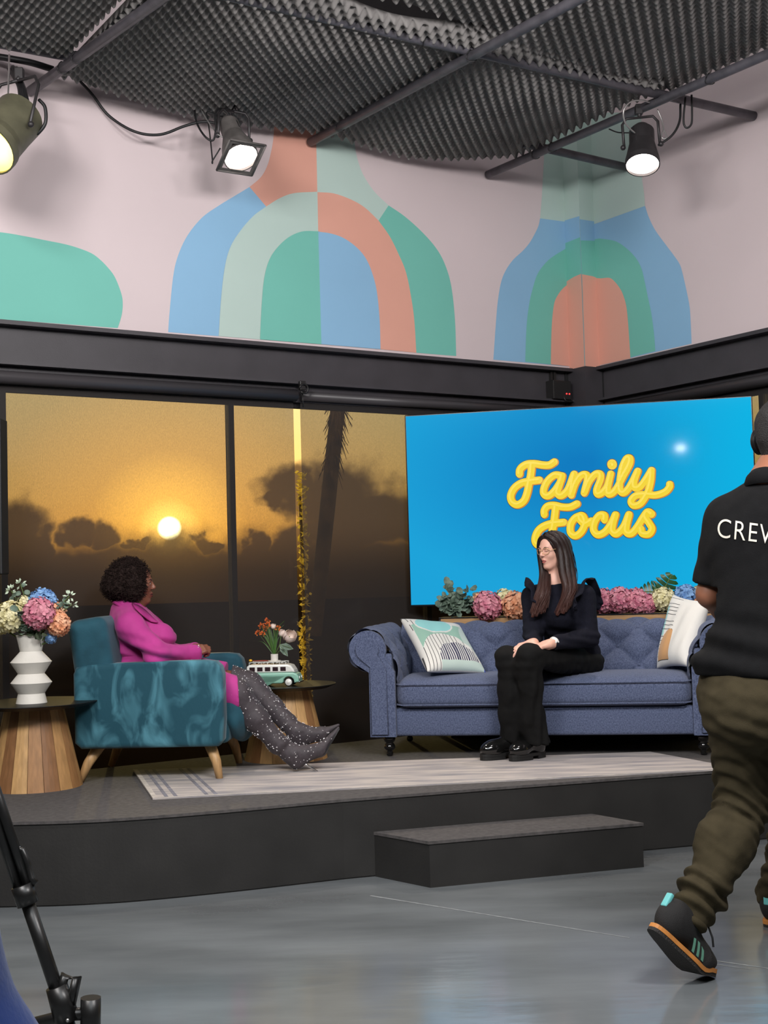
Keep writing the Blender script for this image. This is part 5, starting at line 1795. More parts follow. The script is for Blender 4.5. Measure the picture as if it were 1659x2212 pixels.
# ================================================================== PEOPLE
def rot_from(f, up=(0, 0, 1)):
    """columns: forward, left, up"""
    f = Vector(f).normalized()
    u = Vector(up)
    l = u.cross(f).normalized()
    u = f.cross(l).normalized()
    return Matrix((f, l, u)).transposed()
class Head:
    def __init__(s, org, f, sc, up=(0, 0, 1)):
        s.o, s.R, s.sc = Vector(org), rot_from(f, up), sc
        s.Rn = np.array(s.R)
    def p(s, x, y, z):
        return s.o + s.R @ Vector((x, y, z)) * s.sc
    def add(s, S, neck, neck_r=.052, female=True, nose=1.0):
        k = s.sc
        def E(c, r, kk=.02, sub=False):
            S.ell(s.p(*c), [q * k for q in r], s.Rn, kk * k, sub)
        def C(a, ra, b, rb, kk=.02, sub=False):
            S.cap(s.p(*a), ra * k, s.p(*b), rb * k, kk * k, sub)
        E((-.014, 0, .034), (.098, .074, .090))
        E((.024, 0, -.028), (.061, .055, .080), .03)
        E((.058, 0, -.100), (.024, .022, .018), .03)
        for q in (-1, 1):
            C((-.012, q * .050, -.045), .012, (.050, q * .016, -.102), .012, .025)
            E((.054, q * .034, -.024), (.024, .020, .022), .02)
            E((.0865, q * .031, .010), (.011, .015, .010), .006, True)
            E((.0715, q * .031, .0095), (.0125, .0140, .0125), .004)
            E((-.006, q * .074, -.006), (.017, .007, .030), .008)
        C((.073, -.030, .030), .010, (.073, .030, .030), .010, .016)
        C((.082, 0, .024), .006, (.103, 0, -.014), .0085 * nose, .012)
        E((.103, 0, -.019), (.0105, .0095 * nose, .009), .006)
        for q in (-1, 1):
            E((.093, q * .0105 * nose, -.024), (.009, .007, .006), .005)
        C((.0755, -.018, -.056), .006, (.0865, 0, -.0525), .006, .010)
        C((.0755, .018, -.056), .006, (.0865, 0, -.0525), .006, .010)
        C((.0735, -.016, -.068), .006, (.0835, 0, -.070), .007, .010)
        C((.0735, .016, -.068), .006, (.0835, 0, -.070), .007, .010)
        S.cap(s.p(-.03, 0, -.055), neck_r * k, neck, neck_r * 1.08, .04)
    def features(s, parent, lip, brow, iris=(.05, .03, .02), closed=False, skin=None):
        from mathutils.bvhtree import BVHTree
        k = s.sc
        sb = [o for o in parent.children if o.name.startswith('body')][-1]
        t = bmesh.new()
        t.from_mesh(sb.data)
        t.transform(sb.matrix_parent_inverse)
        t.transform(parent.matrix_world)
        bv = BVHTree.FromBMesh(t)
        t.free()
        def on(y, z, off=0.):
            """the point of the face at local (y, z), lifted by off"""
            h = bv.ray_cast(s.p(.25, y, z), -(s.R @ Vector((1, 0, 0))))[0]
            return (h if h is not None else s.p(.08, y, z)) + (s.R @ Vector((1, 0, 0))) * off * k
        M_w = mat('eye_white', (.62, .58, .54), .25)
        M_i = mat('iris_dark', iris, .15)
        for q in (-1, 1):
            if not closed:
                e = MB().ball(on(q * .031, .0085, -.0088), .0105 * k, 12).build('eye', M_w, parent, world=True)
                MB().ball(on(q * .031, .0085, -.0024), .0046 * k, 10).build('iris', M_i, e, world=True)
            MB().tube([on(q * y, z, .0006) for y, z in ((.019, .009), (.025, .0145), (.033, .0160), (.040, .0135), (.044, .009))] if not closed else [on(q * y, z, .0006) for y, z in ((.019, .008), (.025, .0045), (.033, .0038), (.040, .006), (.045, .009))], .0017 * k, 6).build('eyelash', M_i, parent, world=True)
            MB().tube([on(q * y, z, .0002) for y, z in ((.014, .0255), (.021, .0295), (.029, .0318), (.037, .0312), (.046, .0265))], [.0020 * k, .0030 * k, .0030 * k, .0024 * k, .001 * k], 6).build('eyebrow', brow, parent, world=True)
        b = MB()
        b.tube([on(y, z, -.0012) for y, z in ((-.021, -.0605), (-.013, -.0575), (-.005, -.0545), (0, -.0555), (.005, -.0545), (.013, -.0575), (.021, -.0605))], [.001 * k, .0034 * k, .0044 * k, .0042 * k, .0044 * k, .0034 * k, .001 * k], 7)
        b.tube([on(y, z, -.0012) for y, z in ((-.020, -.0620), (-.011, -.0670), (0, -.0690), (.011, -.0670), (.020, -.0620))], [.001 * k, .0042 * k, .0052 * k, .0042 * k, .001 * k], 7)
        b.build('lips', lip, parent, world=True)
        MB().tube([on(y, z, .0012) for y, z in ((-.020, -.0618), (-.008, -.0612), (0, -.0618), (.008, -.0612), (.020, -.0618))], .0011 * k, 5).build('mouth_line', mat('mouth_dark', (.05, .012, .012), .6), parent, world=True)
def hand(S, w, f, n, side, sc=1.0, curl=(.2, .25, .25), spread=.0, tcurl=.5):
    """w wrist, f finger direction, n the way the palm faces, side +1/-1 picks the thumb side"""
    f, n = Vector(f).normalized(), Vector(n).normalized()
    t = f.cross(n).normalized() * side
    n = t.cross(f).normalized() * side
    w = Vector(w)
    R = np.array(Matrix((f, t, n)).transposed())
    S.box(w + f * .048 * sc, (.046 * sc, .037 * sc, .013 * sc), R, .012 * sc, .02 * sc)
    S.cap(w - f * .02 * sc, .024 * sc, w + f * .02 * sc, .022 * sc, .025 * sc)
    for i, (o, l) in enumerate(((.029, .92), (.010, 1.04), (-.010, .97), (-.028, .78))):
        p = w + (f * (.088 - .006 * abs(i - 1.2)) + t * o) * sc
        a = 0
        r = .0092 * sc
        d0 = (f + t * spread * (1.5 - i) * .3).normalized()
        for L_, c in zip((.043, .027, .021), curl):
            a += c * (1 + .12 * i)
            q = p + (d0 * math.cos(a) + n * math.sin(a)) * L_ * l * sc
            S.cap(p, r, q, r * .9, .006 * sc)
            p, r = q, r * .9
    b = w + (f * .022 + t * .030) * sc
    m1 = b + (f * .030 + t * .026 + n * .012) * sc
    m2 = m1 + (f * .030 + t * (.012 - .02 * tcurl) + n * .012 * tcurl) * sc
    m3 = m2 + (f * .022 - t * .010 * tcurl + n * .008 * tcurl) * sc
    S.cap(b, .015 * sc, m1, .0125 * sc, .015 * sc).cap(m1, .0115 * sc, m2, .0105 * sc, .006 * sc).cap(m2, .0105 * sc, m3, .0085 * sc, .004 * sc)
def V3(*a):
    return Vector(a)
def folds(P, seed, f=55, amp=.003):
    return amp * (vnoise(P * np.array([1, 1, 1.6]), f, seed) + .5 * vnoise(P, f * 2.1, seed + 3))

# ------------------------------------------------------------------ woman in pink in the armchair
M_sk1 = mat('deep_brown_skin', lin(128, 78, 58), .45, var=.12, vscale=20, sub=.05)
M_pink_s = mat('magenta_pink_suit', lin(182, 50, 136), .75, var=.10, vscale=14, bump=.12, bscale=350, sheen=.1)
w1 = thing('person', 'seated woman in magenta suit and grey glitter boots, short dark curls, hands clasped', 'person', at(300, 1460, 6.8))
# body
S = SDF(.0055)
nk = at(277, 1318, 6.80)
hd1 = Head(at(297, 1263, 6.80), (1, .06, -.03), .84)
hd1.add(S, nk, .056, nose=1.25)
hipN, hipF = at(305, 1452, 6.70), at(305, 1450, 6.92)
knN, knF = at(512, 1498, 6.60), at(540, 1480, 6.90)
anN, anF = at(628, 1628, 6.625), at(640, 1582, 6.76)
S.cap(nk, .06, at(298, 1440, 6.81), .11, .06)
S.cap(hipN, .09, knN, .054, .05).cap(hipF, .09, knF, .056, .05)
S.chain([knN, at(552, 1552, 6.605), anN], [.046, .040, .026], .03)
S.chain([knF, at(588, 1528, 6.84), at(618, 1558, 6.80), anF], [.046, .036, .03, .026], .03)
shN, shF = at(281, 1352, 6.61), at(285, 1350, 6.99)
elN, elF = at(338, 1411, 6.52), at(350, 1408, 7.02)
wrN, wrF = at(414, 1413, 6.70), at(416, 1408, 6.86)
S.cap(shN, .045, elN, .036, .03).cap(elN, .036, wrN, .025, .03)
S.cap(shF, .045, elF, .036, .03).cap(elF, .036, wrF, .025, .03)
S.cap(nk, .05, shN, .05, .05).cap(nk, .05, shF, .05, .05)
hand(S, wrN, (.9, .42, .38), (.35, .8, -.45), 1, .84, (.5, .95, .9), tcurl=1)
hand(S, wrF, (.9, -.42, .22), (.3, -.8, -.45), -1, .84, (.45, .9, .8), tcurl=.6)
body1 = S.mesh('body', M_sk1, w1)
hd1.features(w1, mat('lips_rose_brown', lin(112, 52, 46), .4), mat('brow_black', (.01, .007, .006), .8))
# jacket
S = SDF(.007)
S.ell(at(303, 1446, 6.81), (.155, .19, .11), None, .06)
S.cap(at(300, 1440, 6.81), .135, at(292, 1385, 6.81), .130, .08)
S.ell(at(292, 1372, 6.80), (.115, .175, .145), None, .06)
S.ell(at(280, 1340, 6.80), (.085, .165, .075), None, .06)
S.cap(at(272, 1332, 6.80), .062, nk + V3(-.01, 0, -.02), .06, .06)
for y in (6.72, 6.88):
    S.ell(at(346, 1381, y), (.082, .080, .074), None, .045)
    S.cap(at(312, 1345, y), .045, at(340, 1372, y), .055, .05)
S.cap(shN, .066, elN, .056, .035).cap(elN, .056, wrN + (elN - wrN) * .10, .043, .03)
S.cap(shF, .066, elF, .056, .035).cap(elF, .056, wrF + (elF - wrF) * .10, .043, .03)
S.cap(nk, .065, shN, .060, .05).cap(nk, .065, shF, .060, .05)
S.cap(wrN + (elN - wrN) * .08, .046, wrN + (elN - wrN) * -.04, .050, .01).cap(wrF + (elF - wrF) * .08, .045, wrF + (elF - wrF) * -.04, .05, .01)
# open neckline: cut a V at the front of the neck
S.ell(nk + V3(.035, 0, .055), (.062, .055, .075), None, .015, True)
def jf(P, n):
    d = folds(P, 4, 38, .0026)
    wz = np.clip((1.10 - P[:, 2]) / .12, 0, 1) * np.clip((P[:, 2] - .90) / .05, 0, 1) * np.clip((-1.12 - P[:, 0]) / .1 + 1, 0, 1)
    return d + .010 * wz * np.sin(P[:, 2] * 95 + P[:, 0] * 26)
jk = S.mesh('suit_jacket', M_pink_s, w1, disp=jf)
M_pl = mat('magenta_lapel', lin(166, 42, 122), .75, bump=.12, bscale=350)
# collar and lapels
for s_ in (-1, 1):
    cl = MB()
    row = [(-.062, .0, .050), (-.045, .054, .048), (.005, .082, .028), (.060, .082, .004), (.112, .062, -.040), (.158, .030, -.084)]
    wid = [.020, .026, .036, .040, .046, .006]
    v = []
    for (x, y, z), w in zip([tuple(p) for p in spline(row, 4)], np.interp(np.linspace(0, 5, 21), range(6), wid)):
        p = nk + V3(x, s_ * y, z)
        o = V3(x * .35, s_ * y, 0).normalized()
        v += [p, p + o * w * .6 + V3(0, 0, -w * .30) + o * .008 + V3(.004, 0, .006), p + o * w + V3(0, 0, -w * .85) + o * .010 + V3(.006, 0, .008)]
    cl.add(v, [(i * 3 + j, i * 3 + j + 1, (i + 1) * 3 + j + 1, (i + 1) * 3 + j) for i in range(20) for j in range(2)], True)
    o = cl.build('lapel', M_pl, jk, world=True, fix=False)
    md = o.modifiers.new('thickness', 'SOLIDIFY')
    md.thickness = .006
# the near lapel, a flap lying on the chest
from mathutils.bvhtree import BVHTree
t_ = bmesh.new()
t_.from_mesh(jk.data)
t_.transform(jk.matrix_parent_inverse)
t_.transform(w1.matrix_world)
jbv = BVHTree.FromBMesh(t_)
t_.free()
rows = [((284, 1306), (290, 1318)), ((296, 1309), (298, 1326)), ((306, 1315), (306, 1333)), ((315, 1322), (316, 1341)), ((323, 1330), (326, 1346)), ((331, 1338), (335, 1348)), ((339, 1347), (341, 1349))]
v = []
for p_, q_ in rows:
    for f_ in (0, .5, 1):
        x_, y_ = p_[0] + (q_[0] - p_[0]) * f_, p_[1] + (q_[1] - p_[1]) * f_
        h_, n_, _, _ = jbv.ray_cast(EYE, ray(x_, y_).normalized())
        if h_ is None:
            h_, n_ = at(x_, y_, 6.72), V3(0, -1, 0)
        v.append(h_ + n_ * (.004 + .005 * f_))
o = MB().add(v, [(i * 3 + j, i * 3 + j + 1, (i + 1) * 3 + j + 1, (i + 1) * 3 + j) for i in range(6) for j in range(2)], True).build('lapel', M_pl, jk, world=True)
md = o.modifiers.new('thickness', 'SOLIDIFY')
md.thickness = .005
# skirt
S = SDF(.007)
S.cap(at(300, 1452, 6.72), .125, at(528, 1502, 6.60), .086, .06)
S.cap(at(300, 1450, 6.92), .125, at(500, 1462, 6.90), .074, .06)
S.cap(at(380, 1470, 6.80), .09, at(470, 1478, 6.78), .07, .08)
hem_p, hem_n = at(514, 1494, 6.62), ((knN - hipN).normalized() + V3(0, 0, .25)).normalized()
hem_q = at(487, 1462, 6.90)
hn = (hem_n + V3(0, .35, 0)).normalized()
S.cut(hem_p, hn, .16)
S.cut(hem_q, (knF - hipF).normalized(), .10)
sk1 = S.mesh('skirt', M_pink_s, w1, disp=lambda P, n: folds(P, 9, 30, .002))
# boots: tall stretch boots over the knee
M_boot = mat('dark_grey_glitter_boot', lin(62, 55, 60), .6, var=.25, vscale=60, bump=.2, bscale=300, sheen=.05)
M_sole = mat('boot_sole_black', (.012, .011, .012), .35)
M_gem = mat('boot_crystals', (.9, .88, .9), .12, metal=.3, emit=None)
def boot(pts, rs, heel, ball, toe, st0, st1, top_p, top_n, seed, sole_n):
    S = SDF(.0055)
    S.chain(pts, rs, .03)
    an = Vector(pts[-1])
    heel, ball, toe = Vector(heel), Vector(ball), Vector(toe)
    sn = Vector(sole_n).normalized()
    S.cap(an, rs[-1], heel, .030, .03)
    S.cap(an, rs[-1] * .95, ball - sn * .012, .030, .05)
    S.cap(heel, .027, ball - sn * .006, .026, .03)
    S.cap(ball - sn * .006, .028, toe, .008, .02)
    top_p, top_n = Vector(top_p), Vector(top_n).normalized()
    d = (Vector(pts[-1]) - Vector(pts[0])).normalized()
    S.cut(top_p, -top_n, .14)
    b = S.mesh('boot', M_boot, w1, disp=lambda P, n: folds(P, seed, 45, .0022) + .0045 * np.maximum(0, np.sin((P - np.array(an)) @ np.array(d) * 75)) * np.exp(-(((P - np.array(an)) @ np.array(d) + .06) / .06) ** 2))
    # sole and stiletto
    w = sn.cross((toe - heel).normalized()).normalized()
    v = []
    ol = [(heel - (toe - heel).normalized() * .02, .016, .020), (heel, .022, .024), (heel.lerp(ball, .5), .018, .021), (ball, .028, .019), (ball.lerp(toe, .55), .018, .013), (toe, .005, .005)]
    for p, hw, o_ in ol:
        v += [p + sn * (o_ - .006) + w * hw, p + sn * (o_ - .006) - w * hw, p + sn * (o_ + .004) - w * hw * .95, p + sn * (o_ + .004) + w * hw * .95]
    f = [tuple(4 * i + x for x in (j, (j + 1) % 4)) + tuple(4 * (i + 1) + x for x in ((j + 1) % 4, j)) for i in range(5) for j in range(4)] + [(0, 1, 2, 3), (20, 21, 22, 23)]
    MB().add(v, f).build('sole', M_sole, b, world=True)
    MB().tube([st0, Vector(st0).lerp(Vector(st1), .3), st1], [.013, .007, .0045], 10).build('stiletto_heel', M_sole if seed == 2 else M_chrome, b, world=True)
    # crystals scattered over the leg
    me = b.data
    R = random.Random(seed)
    g = MB()
    n = len(me.polygons)
    for k in range(360):
        p = me.polygons[R.randrange(n)]
        c = p.center
        if (c - toe).length < .06 or p.normal.dot(sn) > .75:
            continue
        u = p.normal.orthogonal().normalized()
        a = R.uniform(0, 6.28)
        e = u * math.cos(a) + p.normal.cross(u) * math.sin(a)
        h = p.normal.cross(e)
        z = R.choice((.0022, .003, .0038, .0055))
        q = c + p.normal * .001
        g.add([q + e * z, q - e * z * .6 + h * z * .8, q - e * z * .6 - h * z * .8, q + p.normal * z * .8], [(0, 1, 3), (1, 2, 3), (2, 0, 3)])
    go = g.build('crystals', M_gem, b, world=True, fix=False)
    go['kind'] = 'stuff'
    return b
boot([at(496, 1488, 6.61), knN, at(552, 1552, 6.605), at(598, 1604, 6.61), anN], [.072, .068, .061, .046, .036], at(640, 1646, 6.625), at(694, 1622, 6.62), at(731, 1572, 6.64), at(652, 1646, 6.62), at(686, 1667, 6.61), at(499, 1491, 6.61), (knN - hipN) + V3(0, 0, -.10), 1, (.66, 0, -.62))
boot([at(500, 1464, 6.91), knF, at(588, 1528, 6.84), at(618, 1558, 6.80), anF], [.066, .066, .054, .043, .037], at(642, 1602, 6.76), at(694, 1589, 6.75), at(731, 1566, 6.75), at(647, 1604, 6.745), at(674, 1628, 6.73), at(500, 1466, 6.91), (knF - hipF), 2, (.28, 0, -.95))
# ring and nails: pale nails on the clasped hands
MB().ball(at(429, 1396, 6.705), .0045, 8, sq=(1, 1, 1.8)).build('pale_nail', mat('nail_pale', lin(226, 214, 206), .25), w1, world=True)
MB().ball(at(428, 1398, 6.69), .004, 8, sq=(1.3, 1, 1)).build('ring', M_chrome, w1, world=True)
# hair: rounded bob of tight curls
M_h1 = mat('black_brown_curls', (.022, .012, .010), .85, var=.5, vscale=90, spec=.2)
S = SDF(.007)
hc = at(277, 1247, 6.80)
S.ell(hc, (.104, .106, .096), None, .04)
S.ell(at(254, 1268, 6.80), (.074, .108, .062), None, .05)
for y in (6.72, 6.88):
    S.ell(at(287, 1270, y), (.062, .040, .062), None, .05)
S.ell(hd1.p(.105, 0, -.052), (.058, .070, .094), None, .02, True)
h1 = S.mesh('hair', M_h1, w1, disp=lambda P, n: .006 * vnoise(P, 150, 2) + .004 * vnoise(P, 320, 5))
cu = MB()
R = random.Random(11)
ps = h1.data.polygons
fc = hd1.p(.100, 0, -.05)
for k in range(3800):
    p = ps[R.randrange(len(ps))]
    if (p.center - fc).length < .072:
        continue
    n_ = p.normal
    u = n_.orthogonal().normalized()
    a = R.uniform(0, 6.28)
    ax = (u * math.cos(a) + n_.cross(u) * math.sin(a) + n_ * R.uniform(-.1, .9)).normalized()
    e = ax.orthogonal().normalized()
    g = ax.cross(e)
    r = R.uniform(.0022, .0042)
    ph = R.uniform(0, 6.28)
    c = p.center - n_ * .002
    cu.tube([c + ax * (.0032 * i) + (e * math.cos(ph + i * 1.05) + g * math.sin(ph + i * 1.05)) * r for i in range(9)], .0013, 3, cap=False)
co = cu.build('curls', M_h1, h1, world=True, fix=False)
co['kind'] = 'stuff'

# ------------------------------------------------------------------ woman in navy on the sofa
M_sk2 = mat('fair_skin', lin(230, 178, 158), .45, var=.06, vscale=20, sub=.08)
M_navy = mat('navy_knit', (.0095, .010, .018), .9, var=.25, vscale=90, bump=.4, bscale=420, spec=.15)
M_trou = mat('black_trousers', (.0065, .0065, .0065), .85, var=.2, vscale=30, bump=.15, bscale=300, spec=.2)
w2 = thing('person', 'woman in navy ruffled jumper, glasses and long dark hair sitting on the blue sofa', 'person', at(1240, 1450, 7.2))
f2 = Vector((-.80, -.60, -.10))
hd2 = Head(at(1192, 1190, 7.05), f2, .80)
S = SDF(.0055)
nk2 = at(1200, 1262, 7.09)
hd2.add(S, nk2, .045, nose=.95)
hipL, hipR = at(1258, 1428, 7.16), at(1222, 1424, 7.30)
knL, knR = at(1142, 1415, 6.70), at(1094, 1420, 6.82)
anL, anR = at(1160, 1602, 6.88), at(1108, 1596, 6.91)
shL, shR = at(1262, 1288, 7.02), at(1150, 1290, 7.18)
elL, elR = at(1272, 1376, 6.98), at(1152, 1368, 7.02)
wrL, wrR = at(1188, 1391, 6.76), at(1150, 1390, 6.82)
S.cap(nk2, .055, at(1238, 1420, 7.22), .10, .06)
S.cap(hipL, .075, knL, .050, .04).cap(knL, .048, anL, .032, .03).cap(hipR, .075, knR, .050, .04).cap(knR, .048, anR, .032, .03)
S.cap(nk2, .045, shL, .042, .04).cap(nk2, .045, shR, .042, .04)
S.chain([shL, elL, wrL], [.040, .034, .022], .03).chain([shR, elR, wrR], [.040, .034, .022], .03)
S.cap(anL, .03, anL + V3(-.01, -.01, -.045), .028, .02).cap(anR, .03, anR + V3(-.01, -.01, -.045), .028, .02)
hand(S, wrL, (at(1118, 1407, 6.68) - wrL), (-.15, .15, -1), -1, .86, (.22, .25, .2), spread=.4, tcurl=.3)
hand(S, wrR, (at(1112, 1400, 6.76) - wrR), (-.3, .1, -.9), 1, .84, (.3, .35, .3), spread=.3, tcurl=.2)
body2 = S.mesh('body', M_sk2, w2)
hd2.features(w2, mat('lips_rose', lin(190, 96, 92), .35), mat('brow_brown', (.05, .026, .018), .8), closed=True)
# glasses
gb = MB()
k = hd2.sc
for q in (-1, 1):
    cx_, cy_, cz_ = .098, q * .034, .006
    gb.tube([hd2.p(cx_ - .020 * (abs(cy_ + .026 * math.cos(a)) / .06) ** 2, cy_ + .025 * math.cos(a), cz_ + .021 * math.sin(a)) for a in np.linspace(0, 6.283, 21)[:-1]], .0016, 6, closed=True)
    gb.tube([hd2.p(.084, q * .060, .012), hd2.p(.04, q * .079, .014), hd2.p(-.005, q * .083, .008)], .0016, 6)
gb.tube([hd2.p(.100, -.009, .010), hd2.p(.104, 0, .014), hd2.p(.100, .009, .010)], .0016, 6)
gl_ = gb.build('glasses', mat('clear_gold_frame', lin(214, 178, 132), .25, metal=.5), w2, world=True)
# jumper
S = SDF(.0065)
S.ell(at(1238, 1412, 7.20), (.150, .150, .105), np.array(rot_from((-.75, -.66, 0))), .05)
S.cap(at(1232, 1400, 7.18), .118, at(1212, 1340, 7.12), .118, .06)
S.ell(at(1208, 1318, 7.10), (.112, .165, .120), np.array(rot_from((-.72, -.69, 0))), .06)
for q in (-1, 1):
    S.ell(at(1206, 1330, 7.10) + rot_from((-.72, -.69, 0)) @ V3(.075, q * .075, 0), (.060, .060, .060), None, .06)
S.cap(nk2 + V3(0, 0, -.03), .062, shL, .052, .05).cap(nk2 + V3(0, 0, -.03), .062, shR, .052, .05)
S.cap(nk2 + V3(.004, .0, -.05), .066, nk2 + V3(.0, 0, -.008), .054, .02)
S.chain([shL, elL], [.060, .052], .03).chain([elL, elL.lerp(wrL, .86)], [.052, .038], .03)
S.chain([shR, elR], [.060, .052], .03).chain([elR, elR.lerp(wrR, .80)], [.052, .038], .03)
S.ell(nk2 + V3(-.012, -.01, .03), (.047, .047, .04), None, .006, True)
def swf(P, n):
    return folds(P, 21, 42, .0024) + .004 * np.sin((P[:, 2] + .25 * P[:, 0]) * 130) * np.exp(-((P[:, 2] - .98) / .05) ** 2)
jm = S.mesh('jumper', M_navy, w2, disp=swf)
# shoulder ruffles: waved strips over each shoulder
for s_, (a_, m_, c_) in ((1, (at(1238, 1300, 6.90), at(1262, 1256, 7.04), at(1285, 1300, 7.14))), (-1, (at(1163, 1300, 7.00), at(1152, 1262, 7.14), at(1160, 1290, 7.26)))):
    P = [Vector(p) for p in spline([a_ + V3(0, 0, -.06), a_, m_, c_, c_ + V3(0, 0, -.05)], 9)]
    ctr = at(1206, 1330, 7.10)
    v = []
    rowsn = 7
    for i, p in enumerate(P):
        u = i / (len(P) - 1)
        out = (p - ctr)
        out.z *= .35
        out.normalize()
        wdt = .052 * math.sin(math.pi * min(1, max(0, u * .9 + .05))) ** .6
        wave = math.sin(i * 1.15) * .014
        tang = (P[min(i + 1, len(P) - 1)] - P[max(0, i - 1)]).normalized()
        nrm_ = tang.cross(out).normalized()
        for j in range(rowsn):
            t_ = j / (rowsn - 1)
            v.append(p + out * wdt * t_ + V3(0, 0, .016 * math.sin(t_ * 2.4) - .010 * t_ * t_) + nrm_ * wave * t_ ** 1.5)
    f = [(i * rowsn + j, i * rowsn + j + 1, (i + 1) * rowsn + j + 1, (i + 1) * rowsn + j) for i in range(len(P) - 1) for j in range(rowsn - 1)]
    o = MB().add(v, f, True).build('shoulder_ruffle', M_navy, jm, world=True, fix=False)
    md = o.modifiers.new('thickness', 'SOLIDIFY')
    md.thickness = .004
MB().tube([nk2 + V3(-.012 + .051 * math.cos(a), -.01 + .051 * math.sin(a), -.004 + .006 * math.cos(a - 3.7) * -1) for a in np.linspace(0, 6.283, 28)[:-1]], .006, 8, closed=True).build('collar_rib', M_navy, jm, world=True)
# watch
wc = wrL.lerp(elL, .10)
wa = (elL - wrL).normalized()
M_ww = mat('watch_white', (.8, .8, .78), .25)
e_ = wa.cross(V3(0, 0, 1)).normalized()
g_ = wa.cross(e_)
wt = MB().tube([wc + (e_ * math.cos(a) + g_ * math.sin(a)) * .029 for a in np.linspace(0, 6.283, 21)[:-1]], .006, 8, closed=True).build('watch_strap', M_ww, w2, world=True)
nf = (-CF * .75 + V3(0, 0, .5)).normalized()
Mw = nf.to_track_quat('Z', 'Y').to_matrix().to_4x4()
Mw.translation = wc + nf * .026
MB().lathe([(.001, 0), (.018, 0), (.018, .006), (.016, .008), (.001, .008)], 24, Mw).build('watch_face', M_ww, wt, world=True)
# trousers: wide legs
S = SDF(.007)
S.ell(at(1240, 1430, 7.21), (.155, .165, .100), np.array(rot_from((-.75, -.66, 0))), .05)
S.cap(hipL, .092, knL, .058, .04).cap(hipR, .092, knR, .058, .04)
hmL, hmR = at(1160, 1606, 6.845), at(1108, 1594, 6.915)
S.chain([knL, at(1146, 1480, 6.76), at(1148, 1545, 6.81), hmL], [.056, .060, .061, .070], .03)
S.chain([knR, at(1102, 1490, 6.84), at(1105, 1540, 6.88), hmR], [.055, .059, .061, .070], .03)
S.cap(at(1108, 1440, 6.84), .055, at(1138, 1440, 6.74), .055, .05)
S.cap(at(1122, 1500, 6.83), .04, at(1128, 1560, 6.86), .04, .05)
hmz = at(1130, 1603, 6.88).z
def trf(P, n):
    low = np.clip((.90 - P[:, 2]) / .2, 0, 1)
    ang = P[:, 0] * 95 + P[:, 1] * 60
    return folds(P, 31, 34, .0022) + low * .006 * np.sin(ang) + .003 * np.sin(P[:, 2] * 90 + 3 * vnoise(P, 18, 7)) * np.exp(-((P[:, 2] - .86) / .06) ** 2)
S.cut(V3(hmL.x, hmL.y, hmz - .006), (0, 0, -1), .12)
S.cut(V3(hmR.x - .04, hmR.y, hmz + .004), (-.12, 0, -1), .10)
tr2 = S.mesh('trousers', M_trou, w2, disp=trf)
# loafers
M_shoe = mat('black_patent_leather', (.007, .007, .007), .12, coat=.6)
M_shs = mat('black_rubber_sole', (.010, .010, .010), .5)
def loafer(heel, toe, parent):
    heel, toe = Vector(heel), Vector(toe)
    heel.z = toe.z = ZS + .008
    f = (toe - heel).normalized()
    l = V3(-f.y, f.x, 0)
    L_ = (toe - heel).length
    R = np.array(Matrix((f, l, V3(0, 0, 1))).transposed())
    S = SDF(.005)
    S.ell(heel + f * L_ * .76 + V3(0, 0, .052), (L_ * .25, .046, .042), R, .03)
    S.ell(heel + f * L_ * .20 + V3(0, 0, .066), (L_ * .20, .038, .056), R, .03)
    S.cap(heel + f * L_ * .22 + V3(0, 0, .090), .038, heel + f * L_ * .66 + V3(0, 0, .060), .038, .04)
    S.cap(heel + f * L_ * .22 + V3(0, 0, .090), .036, heel + f * L_ * .24 + V3(0, 0, .125), .036, .02)
    S.box(heel + f * L_ * .5 + V3(0, 0, .006), (L_ * .6, .08, .024), R, .004, .004, True)
    s_ = S.mesh('loafer', M_shoe, parent)
    pts = []
    for u in np.linspace(0, 6.283, 33)[:-1]:
        c, q = math.cos(u), math.sin(u)
        x = .5 + .51 * c
        wd = .043 if x > .5 else .036
        pts.append((heel + f * L_ * x + l * math.copysign(abs(q) ** .7, q) * wd))
    n = len(pts)
    for nm, z0, z1, sel in (('sole', .018, .034, None),):
        v = [p + V3(0, 0, z0) for p in pts] + [p + V3(0, 0, z1) for p in pts]
        MB().add(v, [tuple(range(n))[::-1], tuple(range(n, 2 * n))] + [(i, (i + 1) % n, (i + 1) % n + n, i + n) for i in range(n)]).build('sole', M_shs, s_, world=True)
    hb = [p for p in pts if (p - heel).dot(f) < L_ * .33]
    n = len(hb)
    v = [p + V3(0, 0, .0008) for p in hb] + [p + V3(0, 0, .020) for p in hb]
    MB().add(v, [tuple(range(n))[::-1], tuple(range(n, 2 * n))] + [(i, (i + 1) % n, (i + 1) % n + n, i + n) for i in range(n)]).build('heel', M_shs, s_, world=True)
    fb = [p for p in pts if (p - heel).dot(f) > L_ * .48]
    n = len(fb)
    v = [p + V3(0, 0, .0008) for p in fb] + [p + V3(0, 0, .020) for p in fb]
    MB().add(v, [tuple(range(n))[::-1], tuple(range(n, 2 * n))] + [(i, (i + 1) % n, (i + 1) % n + n, i + n) for i in range(n)]).build('forefoot_sole', M_shs, s_, world=True)
    MB().tube([heel + f * L_ * .56 + l * .040 + V3(0, 0, .050), heel + f * L_ * .57 + l * .02 + V3(0, 0, .082), heel + f * L_ * .57 - l * .02 + V3(0, 0, .082), heel + f * L_ * .56 - l * .040 + V3(0, 0, .050)], .008, 8).build('strap', M_shoe, s_, world=True)
loafer(at(1176, 1634, 6.91), at(1103, 1641, 6.77), w2)
loafer(at(1124, 1632, 6.95), at(1040, 1639, 6.83), w2)
